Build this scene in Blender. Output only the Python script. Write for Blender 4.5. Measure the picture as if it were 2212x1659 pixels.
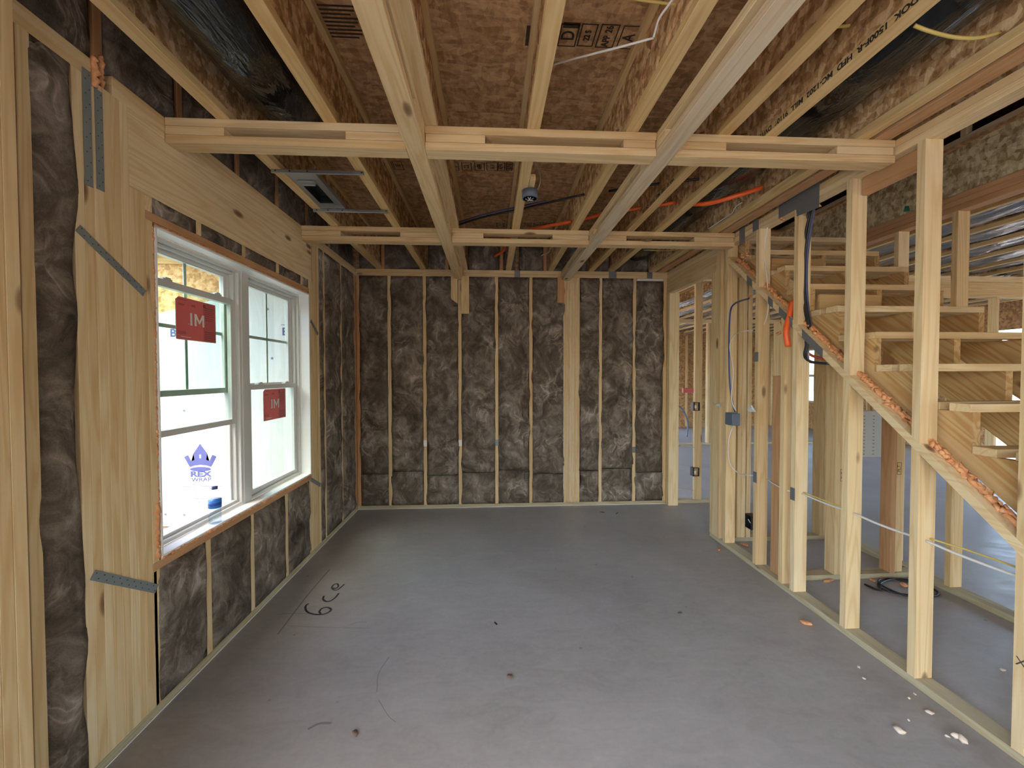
import bpy, bmesh, math, random
from mathutils import Vector, Matrix, noise

# ------------------------------------------------------------------ clear
for o in list(bpy.data.objects):
    bpy.data.objects.remove(o)
S = bpy.context.scene
COL = S.collection
random.seed(7)

# ------------------------------------------------------------------ camera
W, H, F = 2212.0, 1659.0, 880.0            # photo frame and focal length in pixels
CX, CY, EYE = W / 2, H / 2, 1.526
def cam_rows(yaw, pitch, roll):
    A = Matrix(((math.cos(yaw), -math.sin(yaw), 0), (math.sin(yaw), math.cos(yaw), 0), (0, 0, 1)))
    B = Matrix(((1, 0, 0), (0, 0, -1), (0, 1, 0)))
    P = Matrix(((1, 0, 0), (0, math.cos(pitch), math.sin(pitch)), (0, -math.sin(pitch), math.cos(pitch))))
    Q = Matrix(((math.cos(roll), -math.sin(roll), 0), (math.sin(roll), math.cos(roll), 0), (0, 0, 1)))
    return Q @ P @ B @ A
MC = cam_rows(math.radians(3.10914), math.radians(-1.29153), math.radians(-0.08689))
cam = bpy.data.cameras.new('camera')
cam.sensor_width = 36.0
cam.lens = 36.0 * F / W
cam.clip_start, cam.clip_end = 0.02, 300
cam_o = bpy.data.objects.new('camera', cam)
COL.objects.link(cam_o)
r, d, f_ = MC[0], MC[1], MC[2]
cam_o.matrix_world = Matrix(((r[0], -d[0], -f_[0], 0), (r[1], -d[1], -f_[1], 0), (r[2], -d[2], -f_[2], EYE), (0, 0, 0, 1)))
S.camera = cam_o

def at(u, v, ax, val):
    """world point where the ray of photo pixel (u,v) meets the plane ax = val"""
    dr = MC.transposed() @ Vector(((u - CX) / F, (v - CY) / F, 1))
    i = 'xyz'.index(ax)
    o = Vector((0, 0, EYE))
    return o + dr * ((val - o[i]) / dr[i])

# ------------------------------------------------------------------ light
world = bpy.data.worlds.new('world')
S.world = world
world.use_nodes = True
nt = world.node_tree
nt.nodes.clear()
wo = nt.nodes.new('ShaderNodeOutputWorld')
bg = nt.nodes.new('ShaderNodeBackground')
sky = nt.nodes.new('ShaderNodeTexSky')
sky.sky_type = 'NISHITA'
sky.sun_disc = False
sky.sun_elevation = math.radians(55)
sky.sun_rotation = math.radians(205)
sky.air_density, sky.dust_density, sky.ozone_density = 1.0, 2.5, 1.0
bg.inputs['Strength'].default_value = 0.42
nt.links.new(sky.outputs[0], bg.inputs[0])
nt.links.new(bg.outputs[0], wo.inputs[0])

sun = bpy.data.lights.new('sun', 'SUN')
sun.energy = 1.7
sun.angle = math.radians(0.6)
sun.color = (1.0, 0.95, 0.86)
sun_o = bpy.data.objects.new('sun', sun)
COL.objects.link(sun_o)
sun_o.rotation_euler = Vector((0.05, 0.50, -1.0)).to_track_quat('-Z', 'Y').to_euler()
sun_o.location = (-6, -8, 12)

S.view_settings.view_transform = 'Standard'
S.view_settings.look = 'None'
S.view_settings.gamma = 1.0
S.view_settings.use_curve_mapping = False
S.view_settings.exposure = 2.12
cy = S.cycles
cy.use_denoising = True
cy.use_adaptive_sampling = True
cy.adaptive_threshold = 0.05
cy.adaptive_min_samples = 16
cy.max_bounces = 8
cy.diffuse_bounces = 5
cy.glossy_bounces = 3
cy.transmission_bounces = 6
cy.transparent_max_bounces = 12
cy.caustics_reflective = False
cy.caustics_refractive = False
cy.sample_clamp_indirect = 8.0

# ------------------------------------------------------------------ materials
class NT:
    def __init__(self, name):
        self.m = bpy.data.materials.new(name)
        self.m.use_nodes = True
        self.t = self.m.node_tree
        self.t.nodes.clear()
        self.out = self.n('OutputMaterial')
        self.b = self.n('BsdfPrincipled')
        self.t.links.new(self.b.outputs[0], self.out.inputs[0])
    def n(self, kind, **kw):
        nd = self.t.nodes.new('ShaderNode' + kind)
        for k, v in kw.items():
            setattr(nd, k, v)
        return nd
    def l(self, a, b):
        self.t.links.new(a, b)
    def math(self, op, a, b=None, c=None):
        nd = self.n('Math', operation=op)
        for i, x in enumerate((a, b, c)):
            if x is None: continue
            if isinstance(x, (int, float)): nd.inputs[i].default_value = x
            else: self.l(x, nd.inputs[i])
        return nd.outputs[0]
    def vmath(self, op, a, b):
        nd = self.n('VectorMath', operation=op)
        for i, x in enumerate((a, b)):
            if isinstance(x, (tuple, list)): nd.inputs[i].default_value = x
            else: self.l(x, nd.inputs[i])
        return nd.outputs[0]
    def noise(self, vec, scale, detail=3, rough=0.55, dist=0.0):
        nd = self.n('TexNoise')
        self.l(vec, nd.inputs['Vector'])
        nd.inputs['Scale'].default_value = scale
        nd.inputs['Detail'].default_value = detail
        nd.inputs['Roughness'].default_value = rough
        nd.inputs['Distortion'].default_value = dist
        return nd.outputs['Fac']
    def ramp(self, fac, stops, interp='LINEAR'):
        nd = self.n('ValToRGB')
        cr = nd.color_ramp
        cr.interpolation = interp
        while len(cr.elements) < len(stops): cr.elements.new(0.5)
        for e, (p, c) in zip(cr.elements, stops):
            e.position = p
            e.color = (*c, 1) if len(c) == 3 else c
        self.l(fac, nd.inputs[0])
        return nd.outputs[0]
    def mix(self, fac, a, b, mode='MIX'):
        nd = self.n('Mix', data_type='RGBA', blend_type=mode)
        for x, i in ((fac, 0), (a, 6), (b, 7)):
            if isinstance(x, (int, float)): nd.inputs[i].default_value = x
            elif isinstance(x, (tuple, list)): nd.inputs[i].default_value = (*x, 1)
            else: self.l(x, nd.inputs[i])
        return nd.outputs[2]
    def bump(self, h, strength, dist=0.01):
        nd = self.n('Bump')
        nd.inputs['Strength'].default_value = strength
        nd.inputs['Distance'].default_value = dist
        self.l(h, nd.inputs['Height'])
        self.l(nd.outputs[0], self.b.inputs['Normal'])
    def set(self, **kw):
        for k, v in kw.items():
            i = self.b.inputs[k.replace('_', ' ')]
            if isinstance(v, (int, float)): i.default_value = v
            elif isinstance(v, (tuple, list)): i.default_value = (*v, 1) if len(v) == 3 else v
            else: self.l(v, i)
    def coords(self, scale=(1, 1, 1), rand=True):
        tc = self.n('TexCoord')
        v = tc.outputs['Object']
        if rand:
            oi = self.n('ObjectInfo')
            mu = self.math('MULTIPLY', oi.outputs['Random'], 61.7)
            cb = self.n('CombineXYZ')
            for i in range(3): self.l(mu, cb.inputs[i])
            v = self.vmath('ADD', v, cb.outputs[0])
        return self.vmath('MULTIPLY', v, scale), v

def simple(name, col, rough=0.6, metal=0.0, **kw):
    m = NT(name)
    m.set(Base_Color=col, Roughness=rough, Metallic=metal, **kw)
    return m.m

def wood(name, axis, tints, knots=True, contrast=1.0, blue=0.0):
    m = NT(name)
    sc = [9.0, 9.0, 9.0]
    sc[axis] = 0.55
    g, raw = m.coords(sc)
    low = m.noise(g, 1.0, 2, 0.5, 0.35)
    rings = m.math('SINE', m.math('MULTIPLY', low, 58.0))
    rings = m.math('MULTIPLY_ADD', rings, 0.5, 0.5)
    fs = [130.0, 130.0, 130.0]
    fs[axis] = 3.0
    fine = m.noise(m.vmath('MULTIPLY', raw, fs), 1.0, 2, 0.6)
    oi = m.n('ObjectInfo')
    n = len(tints)
    base = m.ramp(oi.outputs['Random'], [(i / max(1, n - 1), t) for i, t in enumerate(tints)])
    dark = m.mix(1.0, base, (0.80, 0.66, 0.50), 'MULTIPLY')
    f1 = m.math('MULTIPLY', m.math('POWER', rings, 2.2), 0.55 * contrast)
    col = m.mix(f1, base, dark)
    col = m.mix(m.math('MULTIPLY', m.math('SUBTRACT', fine, 0.40), 0.9), col, dark)
    blot = m.noise(raw, 2.3, 2, 0.5)
    col = m.mix(m.math('MULTIPLY', m.math('SUBTRACT', blot, 0.5), 0.8), col, (0.55, 0.40, 0.21))
    if blue > 0:
        bs = m.noise(m.vmath('MULTIPLY', raw, [x * 0.35 for x in sc]), 1.6, 3, 0.6, 0.8)
        k = m.ramp(bs, [(0.52, (0, 0, 0)), (0.62, (blue, blue, blue))])
        col = m.mix(k, col, (0.36, 0.34, 0.30))
    if knots:
        ks = [7.0, 7.0, 7.0]
        ks[axis] = 2.6
        vo = m.n('TexVoronoi', feature='F1')
        m.l(m.vmath('MULTIPLY', raw, ks), vo.inputs['Vector'])
        vo.inputs['Scale'].default_value = 1.0
        sep = m.n('SeparateColor')
        m.l(vo.outputs['Color'], sep.inputs[0])
        pick = m.math('GREATER_THAN', sep.outputs[0], 0.62)
        kn = m.ramp(vo.outputs['Distance'], [(0.05, (1, 1, 1)), (0.105, (0.75, 0.75, 0.75)), (0.16, (0, 0, 0))])
        kf = m.math('MULTIPLY', kn, pick)
        col = m.mix(kf, col, (0.20, 0.105, 0.05))
    m.set(Base_Color=col, Roughness=0.72, Specular_IOR_Level=0.25)
    m.bump(m.math('ADD', m.math('MULTIPLY', fine, 0.7), m.math('MULTIPLY', rings, 0.3)), 0.25, 0.002)
    return m.m

PINE = [(0.74, 0.59, 0.345), (0.67, 0.505, 0.275), (0.77, 0.64, 0.40), (0.71, 0.545, 0.305), (0.64, 0.47, 0.25)]
RED = [(0.52, 0.30, 0.15), (0.56, 0.34, 0.18)]
TREAT = [(0.43, 0.39, 0.25), (0.48, 0.43, 0.29)]
GOLD = [(0.70, 0.52, 0.26), (0.64, 0.45, 0.20), (0.73, 0.58, 0.33)]
PALE = [(0.66, 0.56, 0.40), (0.60, 0.50, 0.35)]
WM = {}
for nm, t, kw in (('pine', PINE, {}), ('red_pine', RED, {}), ('treated_pine', TREAT, {}), ('flange_pine', GOLD, dict(knots=False)), ('stained_pine', PALE, dict(blue=0.8)), ('stringer_pine', [(0.60, 0.42, 0.20), (0.56, 0.38, 0.18)], dict(contrast=2.0))):
    WM[nm] = [wood(nm + '_' + 'xyz'[a], a, t, **kw) for a in range(3)]

def osb(name, c0, c1, c2, rot=0):
    m = NT(name)
    g, raw = m.coords((1, 1, 1), rand=False)
    parts = []
    for k, (sx, sy, sz) in enumerate(((14, 42, 26), (38, 15, 30), (24, 26, 12))):
        w = m.noise(raw, 5.0 + k, 2, 0.5)
        v = m.n('TexVoronoi', feature='F1')
        vv = m.vmath('ADD', m.vmath('MULTIPLY', raw, (sx, sy, sz)), m.vmath('MULTIPLY', m.n('TexCoord').outputs['Object'], (3 * k, 2, 1)))
        nd = m.n('VectorMath', operation='ADD')
        cb = m.n('CombineXYZ')
        for i in range(3): m.l(m.math('MULTIPLY', w, 2.2), cb.inputs[i])
        m.l(vv, nd.inputs[0]); m.l(cb.outputs[0], nd.inputs[1])
        m.l(nd.outputs[0], v.inputs['Vector'])
        v.inputs['Scale'].default_value = 1.0
        s = m.n('SeparateColor'); m.l(v.outputs['Color'], s.inputs[0])
        parts.append(s.outputs[0])
    a = m.math('MULTIPLY_ADD', parts[0], 0.4, m.math('MULTIPLY_ADD', parts[1], 0.35, m.math('MULTIPLY', parts[2], 0.25)))
    fine = m.noise(m.vmath('MULTIPLY', raw, (60, 90, 60)), 1.0, 2, 0.6)
    a = m.math('MULTIPLY_ADD', fine, 0.35, m.math('SUBTRACT', a, 0.17))
    col = m.ramp(a, [(0.22, c0), (0.5, c1), (0.82, c2)])
    m.set(Base_Color=col, Roughness=0.75, Specular_IOR_Level=0.25)
    m.bump(a, 0.5, 0.004)
    return m.m
M_OSB = osb('osb_brown', (0.33, 0.185, 0.080), (0.49, 0.295, 0.145), (0.64, 0.42, 0.22))
M_OSB_WEB = osb('osb_web', (0.32, 0.165, 0.065), (0.54, 0.32, 0.145), (0.82, 0.60, 0.34))
M_OSB_RIM = osb('osb_rim', (0.30, 0.22, 0.11), (0.50, 0.41, 0.24), (0.72, 0.63, 0.42))
M_OSB_OUT = osb('osb_sheathing', (0.40, 0.22, 0.08), (0.58, 0.34, 0.14), (0.70, 0.48, 0.24))

def fibre(name, k=1.0):
    m = NT(name)
    g, raw = m.coords((1, 1, 1))
    warp = m.n('TexNoise'); m.l(raw, warp.inputs['Vector']); warp.inputs['Scale'].default_value = 3.2; warp.inputs['Detail'].default_value = 2
    wv = m.vmath('MULTIPLY', warp.outputs['Color'], (0.34, 0.34, 0.34))
    v2 = m.vmath('ADD', raw, wv)
    a = m.noise(v2, 4.2, 6, 0.62, 0.9)
    b = m.noise(m.vmath('MULTIPLY', v2, (1, 1, 0.6)), 15.0, 5, 0.68, 0.8)
    c = m.math('MULTIPLY_ADD', a, 0.62, m.math('MULTIPLY', b, 0.38))
    fine = m.noise(raw, 160.0, 2, 0.6)
    w1 = m.noise(m.vmath('MULTIPLY', v2, (1.0, 1.0, 0.8)), 6.5, 3, 0.55, 0.6)
    rid = m.math('SUBTRACT', 1.0, m.math('ABSOLUTE', m.math('MULTIPLY_ADD', w1, 2.0, -1.0)))
    rid = m.math('POWER', rid, 14.0)
    msk = m.ramp(m.noise(raw, 3.1, 2, 0.5), [(0.45, (0, 0, 0)), (0.62, (1, 1, 1))])
    c = m.math('MULTIPLY_ADD', m.math('MULTIPLY', rid, msk), 0.16, c)
    c = m.math('MULTIPLY_ADD', fine, 0.10, m.math('SUBTRACT', c, 0.05))
    col = m.ramp(c, [(0.34, (0.050 * k, 0.040 * k, 0.031 * k)), (0.48, (0.130 * k, 0.105 * k, 0.081 * k)), (0.60, (0.25 * k, 0.21 * k, 0.17 * k)), (0.74, (0.47 * k, 0.41 * k, 0.35 * k))])
    m.set(Base_Color=col, Roughness=0.95, Specular_IOR_Level=0.08)
    m.bump(c, 0.55, 0.03)
    return m.m
M_BATT = fibre('glass_fibre')

def concrete():
    m = NT('concrete')
    g, raw = m.coords((1, 1, 1), rand=False)
    a = m.noise(raw, 0.9, 5, 0.6, 0.5)
    b = m.noise(m.vmath('MULTIPLY', raw, (1.0, 2.2, 1)), 4.5, 4, 0.65, 1.2)
    c = m.noise(raw, 45.0, 3, 0.6)
    t = m.math('MULTIPLY_ADD', a, 0.5, m.math('MULTIPLY_ADD', b, 0.35, m.math('MULTIPLY', c, 0.15)))
    col = m.ramp(t, [(0.30, (0.27, 0.258, 0.243)), (0.50, (0.36, 0.35, 0.335)), (0.70, (0.45, 0.44, 0.425))])
    sp = m.n('TexVoronoi', feature='F1'); m.l(raw, sp.inputs['Vector']); sp.inputs['Scale'].default_value = 9.0
    s2 = m.n('SeparateColor'); m.l(sp.outputs['Color'], s2.inputs[0])
    f = m.math('MULTIPLY', m.ramp(sp.outputs['Distance'], [(0.03, (1, 1, 1)), (0.12, (0, 0, 0))]), m.math('GREATER_THAN', s2.outputs[0], 0.86))
    col = m.mix(m.math('MULTIPLY', f, 0.55), col, (0.10, 0.085, 0.07))
    m.set(Base_Color=col, Roughness=m.ramp(b, [(0.3, (0.36, 0.36, 0.36)), (0.7, (0.56, 0.56, 0.56))]), Specular_IOR_Level=0.5)
    m.bump(m.math('MULTIPLY_ADD', c, 0.5, b), 0.12, 0.004)
    return m.m
M_CONC = concrete()

def glass(name, tint):
    m = NT(name)
    m.t.nodes.remove(m.b)
    tr = m.n('BsdfTransparent'); tr.inputs[0].default_value = (*tint, 1)
    gl = m.n('BsdfGlossy'); gl.inputs['Roughness'].default_value = 0.02
    fr = m.n('Fresnel'); fr.inputs[0].default_value = 1.5
    mx = m.n('MixShader')
    ge = m.n('NewGeometry')
    front = m.math('SUBTRACT', 1.0, ge.outputs['Backfacing'])
    m.l(m.math('MULTIPLY', fr.outputs[0], m.math('MULTIPLY', front, 0.8)), mx.inputs[0]); m.l(tr.outputs[0], mx.inputs[1]); m.l(gl.outputs[0], mx.inputs[2])
    m.l(mx.outputs[0], m.out.inputs[0])
    return m.m
M_GLASS = glass('window_glass', (0.885, 0.965, 0.93))
M_PET = glass('bottle_plastic', (0.93, 0.95, 0.97))

def crumpled(name, col, rough, scale, amount, metal=0.0, stretch=0.35):
    m = NT(name)
    g, raw = m.coords((1, 1, 1))
    a = m.noise(m.vmath('MULTIPLY', raw, (1, stretch, 1)), scale, 4, 0.6, 1.5)
    m.set(Base_Color=col, Roughness=rough, Specular_IOR_Level=0.7, Metallic=metal)
    m.bump(a, amount, 0.03)
    return m.m
M_DUCT = crumpled('black_jacket', (0.010, 0.010, 0.011), 0.14, 7.0, 0.7, 0.0, 0.25)
M_FOIL = crumpled('dark_foil', (0.30, 0.285, 0.275), 0.22, 11.0, 1.0, 0.75, 0.22)
M_VINYL = simple('white_vinyl', (0.60, 0.61, 0.575), 0.35)  # white vinyl greyed to carry the shade on the frames
M_JAMB = simple('white_jamb', (0.82, 0.83, 0.80), 0.5)
M_STEEL = simple('galvanized_steel', (0.42, 0.44, 0.44), 0.38, 0.85)
M_STRAP = simple('strap_steel', (0.23, 0.27, 0.27), 0.55, 0.3)
M_PLATE = simple('nail_plate_steel', (0.20, 0.21, 0.22), 0.5, 0.4)
M_DARK = simple('dark_void', (0.02, 0.02, 0.02), 0.8)
M_BLACK = simple('black_plastic', (0.012, 0.012, 0.014), 0.4)
M_BLUE = simple('blue_plastic', (0.045, 0.07, 0.20), 0.4)
M_GREYBOX = simple('grey_plastic', (0.12, 0.15, 0.20), 0.5)
M_WHITEC = simple('white_jacket', (0.72, 0.70, 0.66), 0.5)
M_YELLOW = simple('yellow_jacket', (0.62, 0.48, 0.14), 0.5)
M_ORANGE = simple('orange_conduit', (0.85, 0.13, 0.025), 0.4)
M_REDC = simple('red_jacket', (0.45, 0.04, 0.03), 0.4)
M_CREAM = simple('cream_cable', (0.62, 0.56, 0.42), 0.5)
M_TANC = simple('tan_cable', (0.30, 0.24, 0.16), 0.6)
M_INK = simple('black_ink', (0.030, 0.022, 0.016), 0.8)
M_CHALK = simple('crayon', (0.05, 0.05, 0.05), 0.8)
M_LINE = simple('pencil_line', (0.235, 0.225, 0.215), 0.8)
M_NAVY = simple('navy_print', (0.045, 0.055, 0.17), 0.7)
M_GREYP = simple('grey_print', (0.13, 0.14, 0.20), 0.7)
M_STICK = simple('red_sticker', (0.72, 0.16, 0.15), 0.5)
M_STICK2 = simple('dark_red_sticker', (0.52, 0.12, 0.11), 0.5)
M_STINK = simple('sticker_ink', (0.22, 0.04, 0.045), 0.6)
M_PAPER = simple('white_paper', (0.78, 0.76, 0.70), 0.6)
M_GREEN = simple('green_tape', (0.03, 0.25, 0.13), 0.4)
M_SEAL = simple('white_sill_seal', (0.74, 0.73, 0.68), 0.7)
M_ENCL = simple('white_enamel', (0.52, 0.55, 0.56), 0.45)
M_LABELB = simple('blue_label', (0.03, 0.20, 0.62), 0.4)
M_CAP = simple('navy_cap', (0.03, 0.05, 0.16), 0.4)
M_WATER = glass('water', (0.90, 0.95, 0.98))
M_DIRT = simple('pale_soil', (0.34, 0.30, 0.25), 0.9)
M_CONC2 = simple('porch_concrete', (0.30, 0.29, 0.275), 0.8)
M_PLASTICBAG = simple('clear_film', (0.62, 0.63, 0.64), 0.25)
def wrapmat():
    m = NT('house_wrap')
    g, raw = m.coords((1, 1, 1), rand=False)
    a = m.noise(m.vmath('MULTIPLY', raw, (6, 1, 1.2)), 1.5, 4, 0.6, 0.7)
    m.set(Base_Color=m.ramp(a, [(0.3, (0.41, 0.43, 0.415)), (0.7, (0.50, 0.51, 0.49))]), Roughness=0.55)
    m.bump(a, 0.3, 0.02)
    return m.m
M_WRAP = wrapmat()
def foammat():
    m = NT('orange_foam')
    g, raw = m.coords((1, 1, 1))
    a = m.noise(raw, 40, 3, 0.6)
    m.set(Base_Color=m.ramp(a, [(0.3, (0.62, 0.25, 0.09)), (0.7, (0.85, 0.45, 0.22))]), Roughness=0.7, Subsurface_Weight=0.0)
    m.bump(a, 0.5, 0.006)
    return m.m
M_FOAM = foammat()
M_CRUMB = simple('pale_foam', (0.72, 0.62, 0.50), 0.8)
M_RUST = simple('rusty_scrap', (0.16, 0.10, 0.07), 0.7)

# ------------------------------------------------------------------ builders
def wloc(o):
    v = Vector((0, 0, 0))
    while o is not None:
        v += o.location
        o = o.parent
    return v
def link(name, data, loc, parent=None):
    o = bpy.data.objects.new(name, data)
    COL.objects.link(o)
    if parent is not None:
        o.parent = parent
        o.location = Vector(loc) - wloc(parent)
    else:
        o.location = loc
    return o
def tag(o, label, cat, group=None, kind=None):
    o['label'] = label
    o['category'] = cat
    if group: o['group'] = group
    if kind: o['kind'] = kind
    return o
def thing(name, loc, label, cat, group=None, kind=None):
    return tag(link(name, None, loc), label, cat, group, kind)
def part(name, loc, parent):
    return link(name, None, loc, parent)
def mesh(name, verts, faces, mat, parent=None, smooth=False, origin=None):
    c = Vector(origin) if origin is not None else sum((Vector(v) for v in verts), Vector()) / len(verts)
    me = bpy.data.meshes.new(name)
    me.from_pydata([tuple(Vector(v) - c) for v in verts], [], faces)
    me.validate()
    bm = bmesh.new(); bm.from_mesh(me)
    bmesh.ops.recalc_face_normals(bm, faces=bm.faces)
    bm.to_mesh(me); bm.free()
    if smooth:
        for p in me.polygons: p.use_smooth = True
    if isinstance(mat, (list, tuple)):
        for x in mat: me.materials.append(x)
    else:
        me.materials.append(mat)
    return link(name, me, c, parent)

def cbox(dx, dy, dz, b):
    """chamfered box, full sizes, centred"""
    hx, hy, hz = dx / 2, dy / 2, dz / 2
    b = min(b, hx * 0.4, hy * 0.4, hz * 0.4)
    vs, idx = [], {}
    for sx in (-1, 1):
        for sy in (-1, 1):
            for sz in (-1, 1):
                for k in range(3):
                    p = [sx * (hx - b), sy * (hy - b), sz * (hz - b)]
                    p[k] = (sx * hx, sy * hy, sz * hz)[k]
                    idx[(sx, sy, sz, k)] = len(vs)
                    vs.append(tuple(p))
    fs = []
    for k in range(3):
        i, j = (k + 1) % 3, (k + 2) % 3
        for s in (-1, 1):
            q = []
            for a, c in ((-1, -1), (1, -1), (1, 1), (-1, 1)):
                t = [0, 0, 0]; t[k] = s; t[i] = a; t[j] = c
                q.append(idx[(*t, k)])
            fs.append(q)
        for a in (-1, 1):
            for c in (-1, 1):
                q = []
                for e in (-1, 1):
                    t = [0, 0, 0]; t[k] = e; t[i] = a; t[j] = c
                    q.append((idx[(*t, i)], idx[(*t, j)]))
                fs.append([q[0][0], q[1][0], q[1][1], q[0][1]])
    for sx in (-1, 1):
        for sy in (-1, 1):
            for sz in (-1, 1):
                fs.append([idx[(sx, sy, sz, k)] for k in range(3)])
    return vs, fs

BOXES = {}
def box(name, parent, x0, x1, y0, y1, z0, z1, mat, bevel=0.0018):
    dx, dy, dz = x1 - x0, y1 - y0, z1 - z0
    if isinstance(mat, str):
        ax = max(range(3), key=lambda i: (dx, dy, dz)[i])
        mat = WM[mat][ax]
    key = (round(dx, 4), round(dy, 4), round(dz, 4), mat.name, bevel)
    me = BOXES.get(key)
    if me is None:
        vs, fs = cbox(dx, dy, dz, bevel)
        me = bpy.data.meshes.new(name)
        me.from_pydata(vs, [], fs)
        bm = bmesh.new(); bm.from_mesh(me)
        bmesh.ops.recalc_face_normals(bm, faces=bm.faces)
        bm.to_mesh(me); bm.free()
        me.materials.append(mat)
        BOXES[key] = me
    return link(name, me, ((x0 + x1) / 2, (y0 + y1) / 2, (z0 + z1) / 2), parent)

def smooth_path(pts, n=6):
    P = [Vector(p) for p in pts]
    if len(P) < 3: return P
    out = []
    for i in range(len(P) - 1):
        p0 = P[i - 1] if i > 0 else P[0] * 2 - P[1]
        p1, p2 = P[i], P[i + 1]
        p3 = P[i + 2] if i + 2 < len(P) else P[-1] * 2 - P[-2]
        for k in range(n):
            t = k / n
            out.append(0.5 * ((2 * p1) + (-p0 + p2) * t + (2 * p0 - 5 * p1 + 4 * p2 - p3) * t * t + (-p0 + 3 * p1 - 3 * p2 + p3) * t ** 3))
    out.append(P[-1])
    return out
def tube_geo(pts, rad, seg=8, flat=1.0):
    vs, fs = [], []
    n = len(pts)
    up = Vector((0, 0, 1))
    prev = None
    for i, p in enumerate(pts):
        t = (pts[min(i + 1, n - 1)] - pts[max(i - 1, 0)])
        t = t.normalized() if t.length > 1e-9 else Vector((1, 0, 0))
        if prev is None:
            a = t.cross(up)
            if a.length < 0.05: a = t.cross(Vector((1, 0, 0)))
        else:
            a = prev - t * prev.dot(t)
        a.normalize(); prev = a
        b = t.cross(a)
        r = rad(i / (n - 1)) if callable(rad) else rad
        for k in range(seg):
            w = 2 * math.pi * k / seg
            vs.append(p + a * (math.cos(w) * r) + b * (math.sin(w) * r * flat))
    for i in range(n - 1):
        for k in range(seg):
            k2 = (k + 1) % seg
            fs.append([i * seg + k, i * seg + k2, (i + 1) * seg + k2, (i + 1) * seg + k])
    fs.append(list(range(seg))[::-1]); fs.append([(n - 1) * seg + k for k in range(seg)])
    return vs, fs
def tube(name, pts, rad, mat, parent=None, seg=8, n=6, flat=1.0):
    vs, fs = tube_geo(smooth_path(pts, n), rad, seg, flat)
    return mesh(name, vs, fs, mat, parent, smooth=True)

def batt(parent, ax, a0, a1, z0, z1, face, out, puff=0.012, name='insulation_batt', back=0.07, over=0.006, tilt=0.0):
    """soft glass fibre batt: ax 'y' runs along y with its face at x, 'x' runs along x with its face at y"""
    seed = random.random() * 100
    wdt, hgt = a1 - a0, z1 - z0
    na, nz = max(4, int(wdt / 0.035)), max(4, int(hgt / 0.05))
    vs, fs = [], []
    def P(a, dpt, z):
        return (face + out * dpt, a, z) if ax == 'y' else (a, face + out * dpt, z)
    for j in range(nz + 1):
        t = j / nz
        z = z0 + hgt * t
        e0 = over * noise.noise(Vector((seed, z * 5.0, 1))) * 2.2 - 0.001
        e1 = over * noise.noise(Vector((seed + 9, z * 5.0, 4))) * 2.2 - 0.001
        for i in range(na + 1):
            s = i / na
            a = (a0 - e0) + (wdt + e0 + e1) * s
            edge = min(s, 1 - s) * wdt
            ez = min(t, 1 - t) * hgt
            m = min(1.0, edge / 0.035) * min(1.0, ez / 0.03)
            dn = noise.noise(Vector((a * 6 + seed, z * 6, 0))) * 0.9 + noise.noise(Vector((a * 17 + seed, z * 13, 7))) * 0.5 + noise.noise(Vector((a * 41, z * 31 + seed, 3))) * 0.22
            dpt = 0.003 + m * puff + m * dn * puff * 1.5 - (1 - m) * 0.004
            vs.append(P(a, dpt, z + (0.004 * noise.noise(Vector((a * 9, seed, t * 3))) if j in (0, nz) else 0)))
    R = na + 1
    for j in range(nz):
        for i in range(na):
            fs.append([j * R + i, j * R + i + 1, (j + 1) * R + i + 1, (j + 1) * R + i])
    border = [i for i in range(R)] + [j * R + na for j in range(1, nz + 1)] + [nz * R + i for i in range(na - 1, -1, -1)] + [j * R for j in range(nz - 1, 0, -1)]
    b0 = len(vs)
    for k in border:
        v = vs[k]
        vs.append((face - out * back, v[1], v[2]) if ax == 'y' else (v[0], face - out * back, v[2]))
    nb = len(border)
    for k in range(nb):
        k2 = (k + 1) % nb
        fs.append([border[k], border[k2], b0 + k2, b0 + k])
    fs.append([b0 + k for k in range(nb)])
    return mesh(name, vs, fs, M_BATT, parent, smooth=True)

def blob(name, loc, size, mat, parent=None, seed=0, sub=2, rough=0.35):
    bm = bmesh.new()
    bmesh.ops.create_icosphere(bm, subdivisions=sub, radius=1)
    for v in bm.verts:
        k = 1 + rough * noise.noise(v.co * 1.7 + Vector((seed, seed * 2.3, 1))) + rough * 0.5 * noise.noise(v.co * 4 + Vector((seed, 3, seed)))
        v.co = Vector((v.co.x * size[0], v.co.y * size[1], v.co.z * size[2])) * k
    zmin = min(v.co.z for v in bm.verts)
    me = bpy.data.meshes.new(name)
    bm.to_mesh(me); bm.free()
    for p in me.polygons: p.use_smooth = True
    me.materials.append(mat)
    return link(name, me, (loc[0], loc[1], loc[2] - zmin), parent)

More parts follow.
